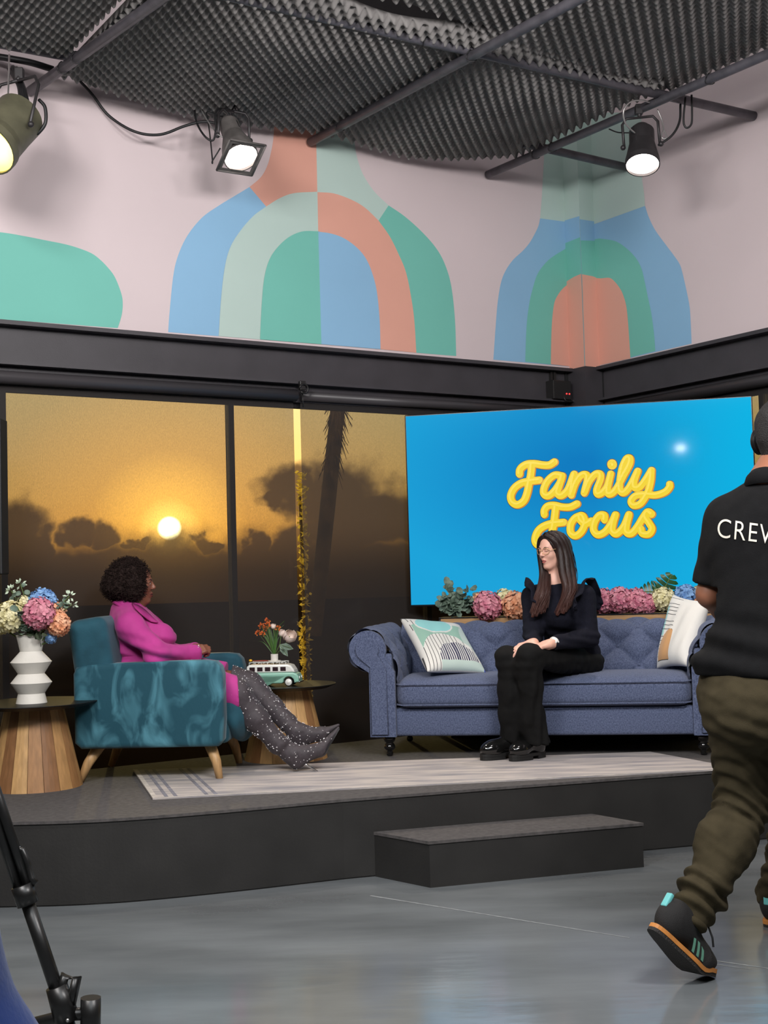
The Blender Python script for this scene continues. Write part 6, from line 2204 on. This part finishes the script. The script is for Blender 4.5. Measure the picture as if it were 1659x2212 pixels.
# long hair
M_h2x = mat('dark_brown_hair_cap', (.022, .0105, .009), .42, var=.5, vscale=30, col2=(.010, .005, .0045), stretch=(3, 3, .5), spec=.45)
def hairmat():
    M = mat('long_brown_hair', (.022, .0105, .009), .45, spec=.35)
    t = M.node_tree
    b = t.nodes['Principled BSDF']
    g = N(t, 'ShaderNodeNewGeometry')
    s_ = N(t, 'ShaderNodeSeparateXYZ')
    L(t, g.outputs['Position'], s_.inputs[0])
    r = N(t, 'ShaderNodeMapRange')          # the dyed lengths: dark at the roots, auburn to the tips
    r.inputs['From Min'].default_value = 1.08
    r.inputs['From Max'].default_value = 1.36
    L(t, s_.outputs['Z'], r.inputs['Value'])
    c = N(t, 'ShaderNodeValToRGB')
    c.color_ramp.elements[0].color = (.085, .030, .022, 1)
    c.color_ramp.elements[1].color = (.017, .008, .007, 1)
    L(t, r.outputs[0], c.inputs[0])
    L(t, c.outputs[0], b.inputs['Base Color'])
    n = N(t, 'ShaderNodeTexNoise')
    mp = N(t, 'ShaderNodeMapping')
    mp.inputs['Scale'].default_value = (260, 260, 14)
    L(t, g.outputs['Position'], mp.inputs['Vector'])
    L(t, mp.outputs[0], n.inputs['Vector'])
    n.inputs['Scale'].default_value = 1
    bn = N(t, 'ShaderNodeBump')
    bn.inputs['Strength'].default_value = .6
    bn.inputs['Distance'].default_value = .004
    L(t, n.outputs['Fac'], bn.inputs['Height'])
    L(t, bn.outputs[0], b.inputs['Normal'])
    return M
M_h2 = hairmat()
S = SDF(.0055)
S.ell(hd2.p(-.022, 0, .042), [q * .80 for q in (.110, .090, .096)], hd2.Rn, .03)
S.cap(hd2.p(-.07, 0, .0), .070, hd2.p(-.08, 0, -.14), .066, .04)
for q in (-1, 1):
    S.cap(hd2.p(-.02, q * .070, .03), .028, hd2.p(-.025, q * .078, -.09), .030, .03)
S.ell(hd2.p(.088, .006, -.012), [q * .80 for q in (.088, .060, .102)], hd2.Rn, .012, True)
h2 = S.mesh('hair', M_h2, w2, disp=lambda P, n: .002 * vnoise(P * np.array([1, 1, .25]), 260, 8))
R = random.Random(5)
def lock(parent, guides, n, rad, m, name, taper=.35):
    b = MB()
    for k in range(n):
        i = R.randrange(len(guides))
        j = min(len(guides) - 1, i + 1)
        t = R.random()
        G = [Vector(a).lerp(Vector(c), t) for a, c in zip(guides[i], guides[j])]
        off = V3(R.gauss(0, 1), R.gauss(0, 1), R.gauss(0, .4)) * .007
        ph, am = R.uniform(0, 6.28), R.uniform(.002, .006)
        P = []
        L_ = R.uniform(.86, 1.0)
        Q = spline(G, 6)
        Q = Q[:max(4, int(len(Q) * L_))]
        for q, p in enumerate(Q):
            u = q / len(Q)
            w = V3(math.sin(ph + u * 9), math.cos(ph * 1.3 + u * 8), 0) * am * u * 2
            P.append(Vector(p) + off * (.3 + u) + w)
        b.tube(P, [rad * (1 - taper * (q / len(P)) ** 2) for q in range(len(P))], 4, cap=False)
    o = b.build(name, m, parent, world=True, fix=False)
    o['kind'] = 'stuff'
    return o
def vol(guides, r):
    b = MB()
    for g in guides:
        P = [Vector(p) for p in spline(g, 6)]
        n = len(P)
        b.tube(P, [r * (.35 + .65 * math.sin(math.pi * min(1, i / n * 1.02) ** .9)) + .002 for i in range(n)], 10)
    o = b.build('lock_volume', M_h2, h2, world=True)
    o['kind'] = 'stuff'
hp = hd2.p
top = lambda q: hp(.055, q * .01, .128)
# her left (near) side: from the parting back over the ear, then forward over the shoulder to the chest
near_g = [[hp(.062, .012, .112), hp(.040, .062, .078), hp(.012, .088, .0), at(1215, 1235, 6.96), at(1222, 1270, 6.93), at(1213, 1305, 6.93), at(1203, 1330, 6.93)],
          [hp(.03, .015, .128), hp(.005, .075, .085), hp(-.02, .098, -.01), at(1226, 1238, 6.97), at(1230, 1275, 6.93), at(1222, 1300, 6.92), at(1216, 1326, 6.92)],
          [hp(.0, .01, .132), hp(-.03, .08, .085), hp(-.05, .10, -.02), at(1236, 1240, 7.0), at(1238, 1270, 6.95), at(1228, 1295, 6.92), at(1222, 1316, 6.92)]]
lock(h2, near_g, 480, .0022, M_h2, 'long_lock')
vol(near_g, .020)
far_g = [[hp(.058, -.004, .112), hp(.052, -.050, .080), hp(.040, -.078, .0), at(1171, 1240, 7.06), at(1164, 1275, 7.0), at(1156, 1305, 6.98), at(1150, 1334, 6.97)],
         [hp(.03, -.01, .126), hp(.01, -.075, .075), hp(.0, -.09, -.02), at(1176, 1244, 7.05), at(1172, 1280, 6.98), at(1162, 1305, 6.97), at(1158, 1332, 6.96)],
         [hp(.0, -.01, .13), hp(-.03, -.08, .08), hp(-.03, -.092, -.03), at(1180, 1248, 7.04), at(1180, 1280, 6.98), at(1172, 1306, 6.97), at(1168, 1326, 6.96)]]
lock(h2, far_g, 420, .0022, M_h2, 'long_lock')
vol(far_g, .015)
back_g = [[hp(-.03, .02, .132), hp(-.09, .06, .08), hp(-.125, .06, -.02), hp(-.12, .07, -.12), hp(-.10, .085, -.20), hp(-.09, .09, -.26)],
          [hp(-.04, .0, .132), hp(-.115, .0, .075), hp(-.14, 0, -.03), hp(-.135, 0, -.14), hp(-.12, 0, -.24), hp(-.11, 0, -.31)],
          [hp(-.03, -.02, .132), hp(-.09, -.06, .08), hp(-.125, -.06, -.02), hp(-.12, -.07, -.12), hp(-.10, -.08, -.20), hp(-.09, -.08, -.26)]]
lock(h2, back_g, 420, .002, M_h2, 'back_hair')
MB().ball(hp(-.004, .086, -.036), .0045, 8).build('earring', M_chrome, w2, world=True)
# ------------------------------------------------------------------ crew man in the foreground, seen from behind, walking right
M_sk3 = mat('brown_skin', lin(150, 98, 74), .5, var=.1, vscale=20)
M_polo = mat('black_polo_cotton', (.0058, .0058, .0065), .9, var=.2, vscale=40, bump=.2, bscale=350, spec=.2)
M_olive = mat('olive_cotton_twill', (.050, .040, .022), .9, var=.2, vscale=20, bump=.2, bscale=400, spec=.15)
cm_ = thing('person', 'crew man walking past at right edge, black polo with CREW on back, olive trousers', 'person', at(1600, 2110, 4.3))
fC = Vector((.62, .78, 0))
lC = Vector((-.78, .62, 0))
nk3 = at(1672, 1052, 4.33)
hd3 = Head(at(1698, 946, 4.39), (.75, .66, -.05), .97)
shA, shB = at(1572, 1122, 4.42), at(1772, 1120, 4.18)
elA, elB = at(1534, 1283, 4.44), at(1800, 1290, 4.20)
wrA, wrB = at(1580, 1352, 4.62), at(1770, 1400, 4.40)
pel = at(1634, 1470, 4.29)
hpA, hpB = at(1592, 1500, 4.33), at(1690, 1500, 4.24)
knA, knB = at(1606, 1738, 4.36), at(1742, 1740, 4.52)
hB = onz(1652, 2004, .0)
akA, akB = at(1494, 1984, 4.225), hB + fC * .075 + V3(0, 0, .105)
S = SDF(.0065)
hd3.add(S, nk3, .062, nose=1.1)
S.cap(nk3, .07, pel, .12, .08)
S.cap(nk3, .05, shA, .055, .05).cap(nk3, .05, shB, .055, .05)
S.chain([shA, elA, wrA], [.050, .042, .029], .03).chain([shB, elB, wrB], [.050, .042, .029], .03)
hand(S, wrA, (.75, .6, .1), (.4, -.5, -.6), -1, 1.02, (.5, .7, .6), tcurl=.8)
hand(S, wrB, (.2, .9, .2), (-.7, .1, -.6), 1, 1.02, (.5, .7, .6), tcurl=.8)
S.chain([hpA, knA, akA], [.085, .055, .034], .04).chain([hpB, knB, akB], [.085, .055, .034], .04)
S.cap(akA, .030, at(1464, 2010, 4.222), .022, .03).cap(akB, .034, akB + V3(.005, .005, -.055), .028, .03)
S.mesh('body', M_sk3, cm_)
M_sock = mat('dark_maroon_sock', (.030, .012, .014), .9, bump=.2, bscale=300)
MB().tube([akA.lerp(knA, .12), akA, at(1478, 1998, 4.224), at(1464, 2010, 4.222)], [.042, .037, .034, .028], 16).build('sock', M_sock, cm_, world=True)
MB().tube([akB.lerp(knB, .12), akB, akB + V3(.005, .005, -.04)], [.042, .037, .034], 16).build('sock', M_sock, cm_, world=True)
hd3.features(cm_, mat('lips_brown', lin(140, 84, 72), .4), mat('brow_black', (.01, .007, .006), .8))
M_h3 = mat('short_black_hair', (.010, .008, .008), .7, bump=.5, bscale=260)
S = SDF(.006)
S.ell(hd3.p(-.018, 0, .036), (.108, .088, .100), hd3.Rn, .03)
S.cap(hd3.p(-.07, 0, -.02), .055, hd3.p(-.065, 0, -.075), .045, .03)
S.ell(hd3.p(.085, 0, -.03), (.085, .10, .10), hd3.Rn, .02, True)
S.mesh('hair', M_h3, cm_, disp=lambda P, n: .002 * vnoise(P, 240, 3))
hp_ = thing('headphones', 'black over-ear headset worn by the crew man at the right edge', 'headphones', hd3.p(0, 0, .14))
M_hp = mat('headset_black', (.014, .014, .015), .45)
MB().tube([hd3.p(-.005, .102 * math.cos(a), .02 + .135 * math.sin(a)) for a in np.linspace(-.1, math.pi + .1, 20)], .010, 8).build('headband', M_hp, hp_, world=True)
for q in (-1, 1):
    Mq = (hd3.R @ Vector((0, q, 0))).to_track_quat('Z', 'Y').to_matrix().to_4x4()
    Mq.translation = hd3.p(-.008, q * .088, -.004)
    e = MB().lathe([(.002, 0), (.036, 0), (.043, .008), (.043, .018), (.036, .026), (.030, .030), (.002, .031)], 24, Mq).build('ear_cup', M_hp, hp_, world=True)
    for z in (.006, .012, .018):
        MB().tube([Mq @ V3(.0435 * math.cos(a), .0435 * math.sin(a), z) for a in np.linspace(0, 6.283, 25)[:-1]], .0022, 5, closed=True).build('cushion_ridge', M_hp, e, world=True)
MB().tube([hd3.p(.01, .10, -.02), hd3.p(.06, .11, -.06), hd3.p(.10, .07, -.07)], .004, 6).build('microphone_boom', M_hp, hp_, world=True)
# polo shirt
S = SDF(.0075)
Rt = np.array(Matrix((fC, lC, V3(0, 0, 1))).transposed())
S.ell(at(1650, 1180, 4.32), (.130, .205, .20), Rt, .08)
S.ell(at(1642, 1330, 4.30), (.125, .170, .20), Rt, .08)
S.ell(at(1636, 1425, 4.295), (.150, .192, .14), Rt, .07)
S.box(at(1636, 1440, 4.295), (.135, .180, .055), Rt, .05, .06)
S.cap(nk3 + V3(0, 0, -.05), .085, shA, .068, .06).cap(nk3 + V3(0, 0, -.05), .085, shB, .068, .06)
sl = shA.lerp(elA, .93)
S.cap(shA, .074, sl, .068, .03).cap(shB, .074, shB.lerp(elB, .9), .066, .03)
hemz = at(1600, 1464, 4.2).z
S.cut(V3(pel.x, pel.y, hemz), (0, 0, -1), .30)
for a_, b_ in ((shA, elA), (shB, elB)):
    S.cut(a_.lerp(b_, .90), (b_ - a_), .10)
def polof(P, n):
    d = folds(P, 41, 24, .0035)
    low = np.exp(-((P[:, 2] - hemz - .10) / .10) ** 2)
    d += .010 * low * np.sin(P[:, 2] * 62 + P[:, 0] * 14 + .8 * vnoise(P, 9, 4))
    return d
polo = S.mesh('polo_shirt', M_polo, cm_, disp=polof)
# collar: a folded band round the neck
v = []
n = 30
for i in range(n + 1):
    a = 2 * math.pi * i / n
    d = fC * math.cos(a) + lC * math.sin(a)
    dz = -.028 * math.cos(a)
    v += [nk3 + d * .070 + V3(0, 0, .030 + dz), nk3 + d * .076 + V3(0, 0, .036 + dz), nk3 + d * .090 + V3(0, 0, .022 + dz), nk3 + d * .104 + V3(0, 0, -.018 + dz)]
o = MB().add(v, [(i * 4 + j, i * 4 + j + 1, (i + 1) * 4 + j + 1, (i + 1) * 4 + j) for i in range(n) for j in range(3)], True).build('collar', M_polo, polo, world=True, fix=False)
md = o.modifiers.new('thickness', 'SOLIDIFY')
md.thickness = .004
# the word CREW printed across the back
from mathutils.bvhtree import BVHTree
fc_ = bpy.data.curves.new('crew_text', 'FONT')
fc_.body = 'CREW'
fc_.size = 1.0
fc_.space_character = 1.12
fc_.offset = -.006
to = bpy.data.objects.new('crew_text', fc_)
COL.objects.link(to)
dg = bpy.context.evaluated_depsgraph_get()
tm = bpy.data.meshes.new_from_object(to.evaluated_get(dg))
bpy.data.objects.remove(to)
bm = bmesh.new()
bm.from_mesh(tm)
bmesh.ops.triangulate(bm, faces=bm.faces)
bmesh.ops.subdivide_edges(bm, edges=bm.edges, cuts=2, use_grid_fill=True)
pm = bmesh.new()
pm.from_mesh(polo.data)
pm.transform(polo.matrix_parent_inverse)
pm.transform(cm_.matrix_world)
bvh = BVHTree.FromBMesh(pm)
hgt = max(v.co.y for v in bm.verts)
for v in bm.verts:
    x, y = v.co.x, v.co.y / hgt
    px = 1548 + x * 46 + y * 3.0
    py = 1160 + x * 6.0 - y * 40
    d = ray(px, py)
    h, nn, _, _ = bvh.ray_cast(EYE, d.normalized())
    v.co = (h + nn * (.0035 if nn.dot(d) < 0 else -.0035)) if h is not None else at(px, py, 4.1)
bm.to_mesh(tm)
bm.free()
pm.free()
tm.materials.clear()
tm.materials.append(mat('crew_print_white', lin(226, 220, 206), .8, var=.12, vscale=60))
o = link('crew_lettering', tm, polo, world=False)
o.matrix_parent_inverse = (cm_.matrix_world @ polo.matrix_parent_inverse).inverted()
# trousers
S = SDF(.0075)
S.ell(at(1636, 1485, 4.29), (.150, .185, .13), Rt, .06)
S.ell(at(1620, 1545, 4.24), (.11, .15, .11), Rt, .08)
S.cap(hpA, .108, knA, .082, .06).cap(hpB, .108, knB, .080, .06)
cfA = akA
cfB = akB
S.chain([knA, knA.lerp(cfA, .35), knA.lerp(cfA, .75), cfA], [.082, .088, .070, .050], .04)
S.chain([knB, knB.lerp(cfB, .4), cfB], [.080, .074, .052], .04)
S.cap(cfA + (knA - cfA).normalized() * .035, .062, cfA + (knA - cfA).normalized() * .03, .060, .02)
top3 = at(1600, 1440, 4.2).z
dA = (akA - knA).normalized()
LA = (akA - knA).length
npA, ndA = np.array(knA), np.array(dA)
def trouf(P, n):
    t = (P - npA) @ ndA
    w = vnoise(P, 14, 6)
    kn = np.exp(-(t / .09) ** 2)
    cu_ = np.exp(-((t - LA * .80) / .07) ** 2)
    sd = np.sin(P[:, 0] * 30 + P[:, 1] * 22)
    d = folds(P, 51, 20, .0025) + folds(P, 57, 48, .0028)
    d += kn * .008 * np.sin(t * 150 + 2.4 * w + sd) + cu_ * .012 * np.sin(t * 115 + 2.6 * w + 1.2 * sd)
    d += .005 * np.sin(t * 46 + P[:, 0] * 50 + 3 * w) * (t > .05)
    d += .004 * np.exp(-((P[:, 2] - .78) / .10) ** 2) * np.sin(P[:, 2] * 110 + P[:, 0] * 45 + 2.5 * w)
    return d
S.cut(V3(pel.x, pel.y, top3), (0, 0, 1), .30)
S.cut(akA + dA * .028, dA, .12)
S.cut(akB + (akB - knB).normalized() * .03, akB - knB, .12)
pt = S.mesh('trousers', M_olive, cm_, disp=trouf)
MB().tube([cfA + dA * .012 + (dA.orthogonal().normalized() * math.cos(a) + dA.cross(dA.orthogonal().normalized()) * math.sin(a)) * .044 for a in np.linspace(0, 6.283, 24)[:-1]], .014, 8, closed=True).build('ankle_cuff', M_olive, pt, world=True)
# pocket welt on the seat
MB().tube([at(1600, 1520, 4.15), at(1630, 1526, 4.13), at(1650, 1524, 4.12)], .004, 6).build('pocket_welt', M_olive, pt, world=True)
# trainers
M_sued = mat('black_suede', (.012, .011, .011), .8, var=.25, vscale=40, bump=.25, bscale=350)
M_gum = mat('gum_sole', lin(196, 128, 62), .6, var=.15, vscale=30)
M_out = mat('dark_outsole', (.022, .019, .017), .7, bump=.6, bscale=160)
M_mintS = mat('mint_stripe', lin(92, 142, 122), .7)
M_tealT = mat('teal_heel_tab', lin(110, 196, 196), .6)
def trainer(H, T, up, bend, label=None):
    H, T = Vector(H), Vector(T)
    x = (T - H).normalized()
    z = Vector(up)
    z = (z - x * z.dot(x)).normalized()
    y = z.cross(x)
    Lx = (T - H).length
    M = Matrix((x, y, z)).transposed().to_4x4()
    M.translation = H
    k = Lx / .28
    def B(p):
        p = Vector(p)
        if bend and p.x > .185:
            a = min(1, (p.x - .185) / .05) * bend
            q = p - V3(.185, 0, 0)
            p = V3(.185, 0, 0) + V3(q.x * math.cos(a) - q.z * math.sin(a), q.y, q.x * math.sin(a) + q.z * math.cos(a))
        return M @ (p * k)
    def finish(o):
        me = o.data
        for v in me.vertices:
            v.co = B(v.co)
        me.update()
        if o.parent is not None:
            o.matrix_parent_inverse = cm_.matrix_world.inverted()
        return o
    S = SDF(.005)
    S.ell((.055, 0, .062), (.056, .036, .052), None, .03).ell((.215, 0, .036), (.064, .044, .032), None, .03)
    S.cap((.060, 0, .082), .037, (.195, 0, .056), .036, .04).cap((.05, 0, .092), .035, (.080, 0, .098), .035, .02)
    S.cap((.090, 0, .095), .034, (.118, 0, .118), .025, .03)
    S.cap((.05, 0, .145), .024, (.075, 0, .142), .024, .01, True)
    S.box((.14, 0, 0), (.2, .08, .016), None, .002, .003, True)
    u = finish(S.mesh('trainer', M_sued, cm_, world=False))
    ol = []
    for a in np.linspace(0, 6.283, 41)[:-1]:
        c, s = math.cos(a), math.sin(a)
        xx = .14 + .142 * c
        hw = .046 if xx > .16 else .037 + .009 * max(0, (xx - .08) / .08)
        ol.append((xx, math.copysign(abs(s) ** .65, s) * hw))
    def layer(nm, z0, z1, m, g=1.0):
        n = len(ol)
        xs = np.linspace(0, 1, 2)
        v = [(p[0], p[1] * g, z0) for p in ol] + [(p[0], p[1] * g, z1) for p in ol]
        f = [(i, (i + 1) % n, (i + 1) % n + n, i + n) for i in range(n)]
        # strips across so that the sole can bend
        for z_ in (0, n):
            f += [tuple(z_ + q for q in (i, i + 1, n - i - 1, (n - i) % n)) for i in range(0, n // 2)]
        o = MB().add(v, f).build(nm, m, u, world=False)
        me = o.data
        for vv in me.vertices:
            vv.co = B(vv.co)
        me.update()
        o.matrix_parent_inverse = u.matrix_parent_inverse.inverted() @ Matrix.Identity(4) if False else (cm_.matrix_world @ u.matrix_parent_inverse).inverted()
        return o
    layer('outsole', .0, .010, M_out, .97)
    layer('gum_midsole', .010, .022, M_gum, 1.03)
    def piece(nm, mb, m):
        o = mb.build(nm, m, u, world=False, fix=False)
        for vv in o.data.vertices:
            vv.co = B(vv.co)
        o.data.update()
        o.matrix_parent_inverse = (cm_.matrix_world @ u.matrix_parent_inverse).inverted()
        return o
    for s in (-1, 1):
        for i in range(3):
            x0 = .112 + i * .020
            mb = MB()
            v = []
            for t_ in np.linspace(0, 1, 6):
                zz = .026 + .056 * t_ * (1 - .06 * i)
                yy = s * (.0450 - .013 * t_ ** 1.8 + .002 * i * (1 - t_))
                xx = x0 + .010 - .012 * t_
                v += [(xx, yy, zz), (xx + .011, yy, zz)]
            mb.add(v, [(2 * j, 2 * j + 1, 2 * j + 3, 2 * j + 2) for j in range(5)], True)
            piece('stripe', mb, M_mintS)
    mb = MB().box((-.002, -.011, .078), (.012, .011, .122), bev=.004)
    piece('heel_tab', mb, M_tealT)
    mb = MB()
    for i in range(5):
        xx = .105 + i * .020
        zz = .112 - i * .0075
        mb.tube([(xx, -.026, zz - .010), (xx + .004, 0, zz + .003), (xx, .026, zz - .010)], .0035, 6)
    mb.tube([(.115, 0, .122), (.118, -.018, .142), (.13, -.040, .135), (.125, -.026, .118), (.115, 0, .122)], .003, 6)
    mb.tube([(.115, 0, .122), (.14, -.03, .128), (.165, -.048, .100), (.18, -.052, .080)], .003, 6)
    piece('laces', mb, M_hp)
    bpy.context.view_layer.update()
    lo_ = min((o.matrix_world @ v.co).z for o in [u] + list(u.children) for v in o.data.vertices)
    u.location.z -= lo_ - .0005
    bpy.context.view_layer.update()
    return u
trainer(at(1404, 1990, 4.14), at(1527, 2121, 4.25), (.60, .45, .66), .42)
trainer(hB + V3(.01, 0, .001), hB + V3(.01, 0, .001) + fC * .29, (0, 0, 1), 0)
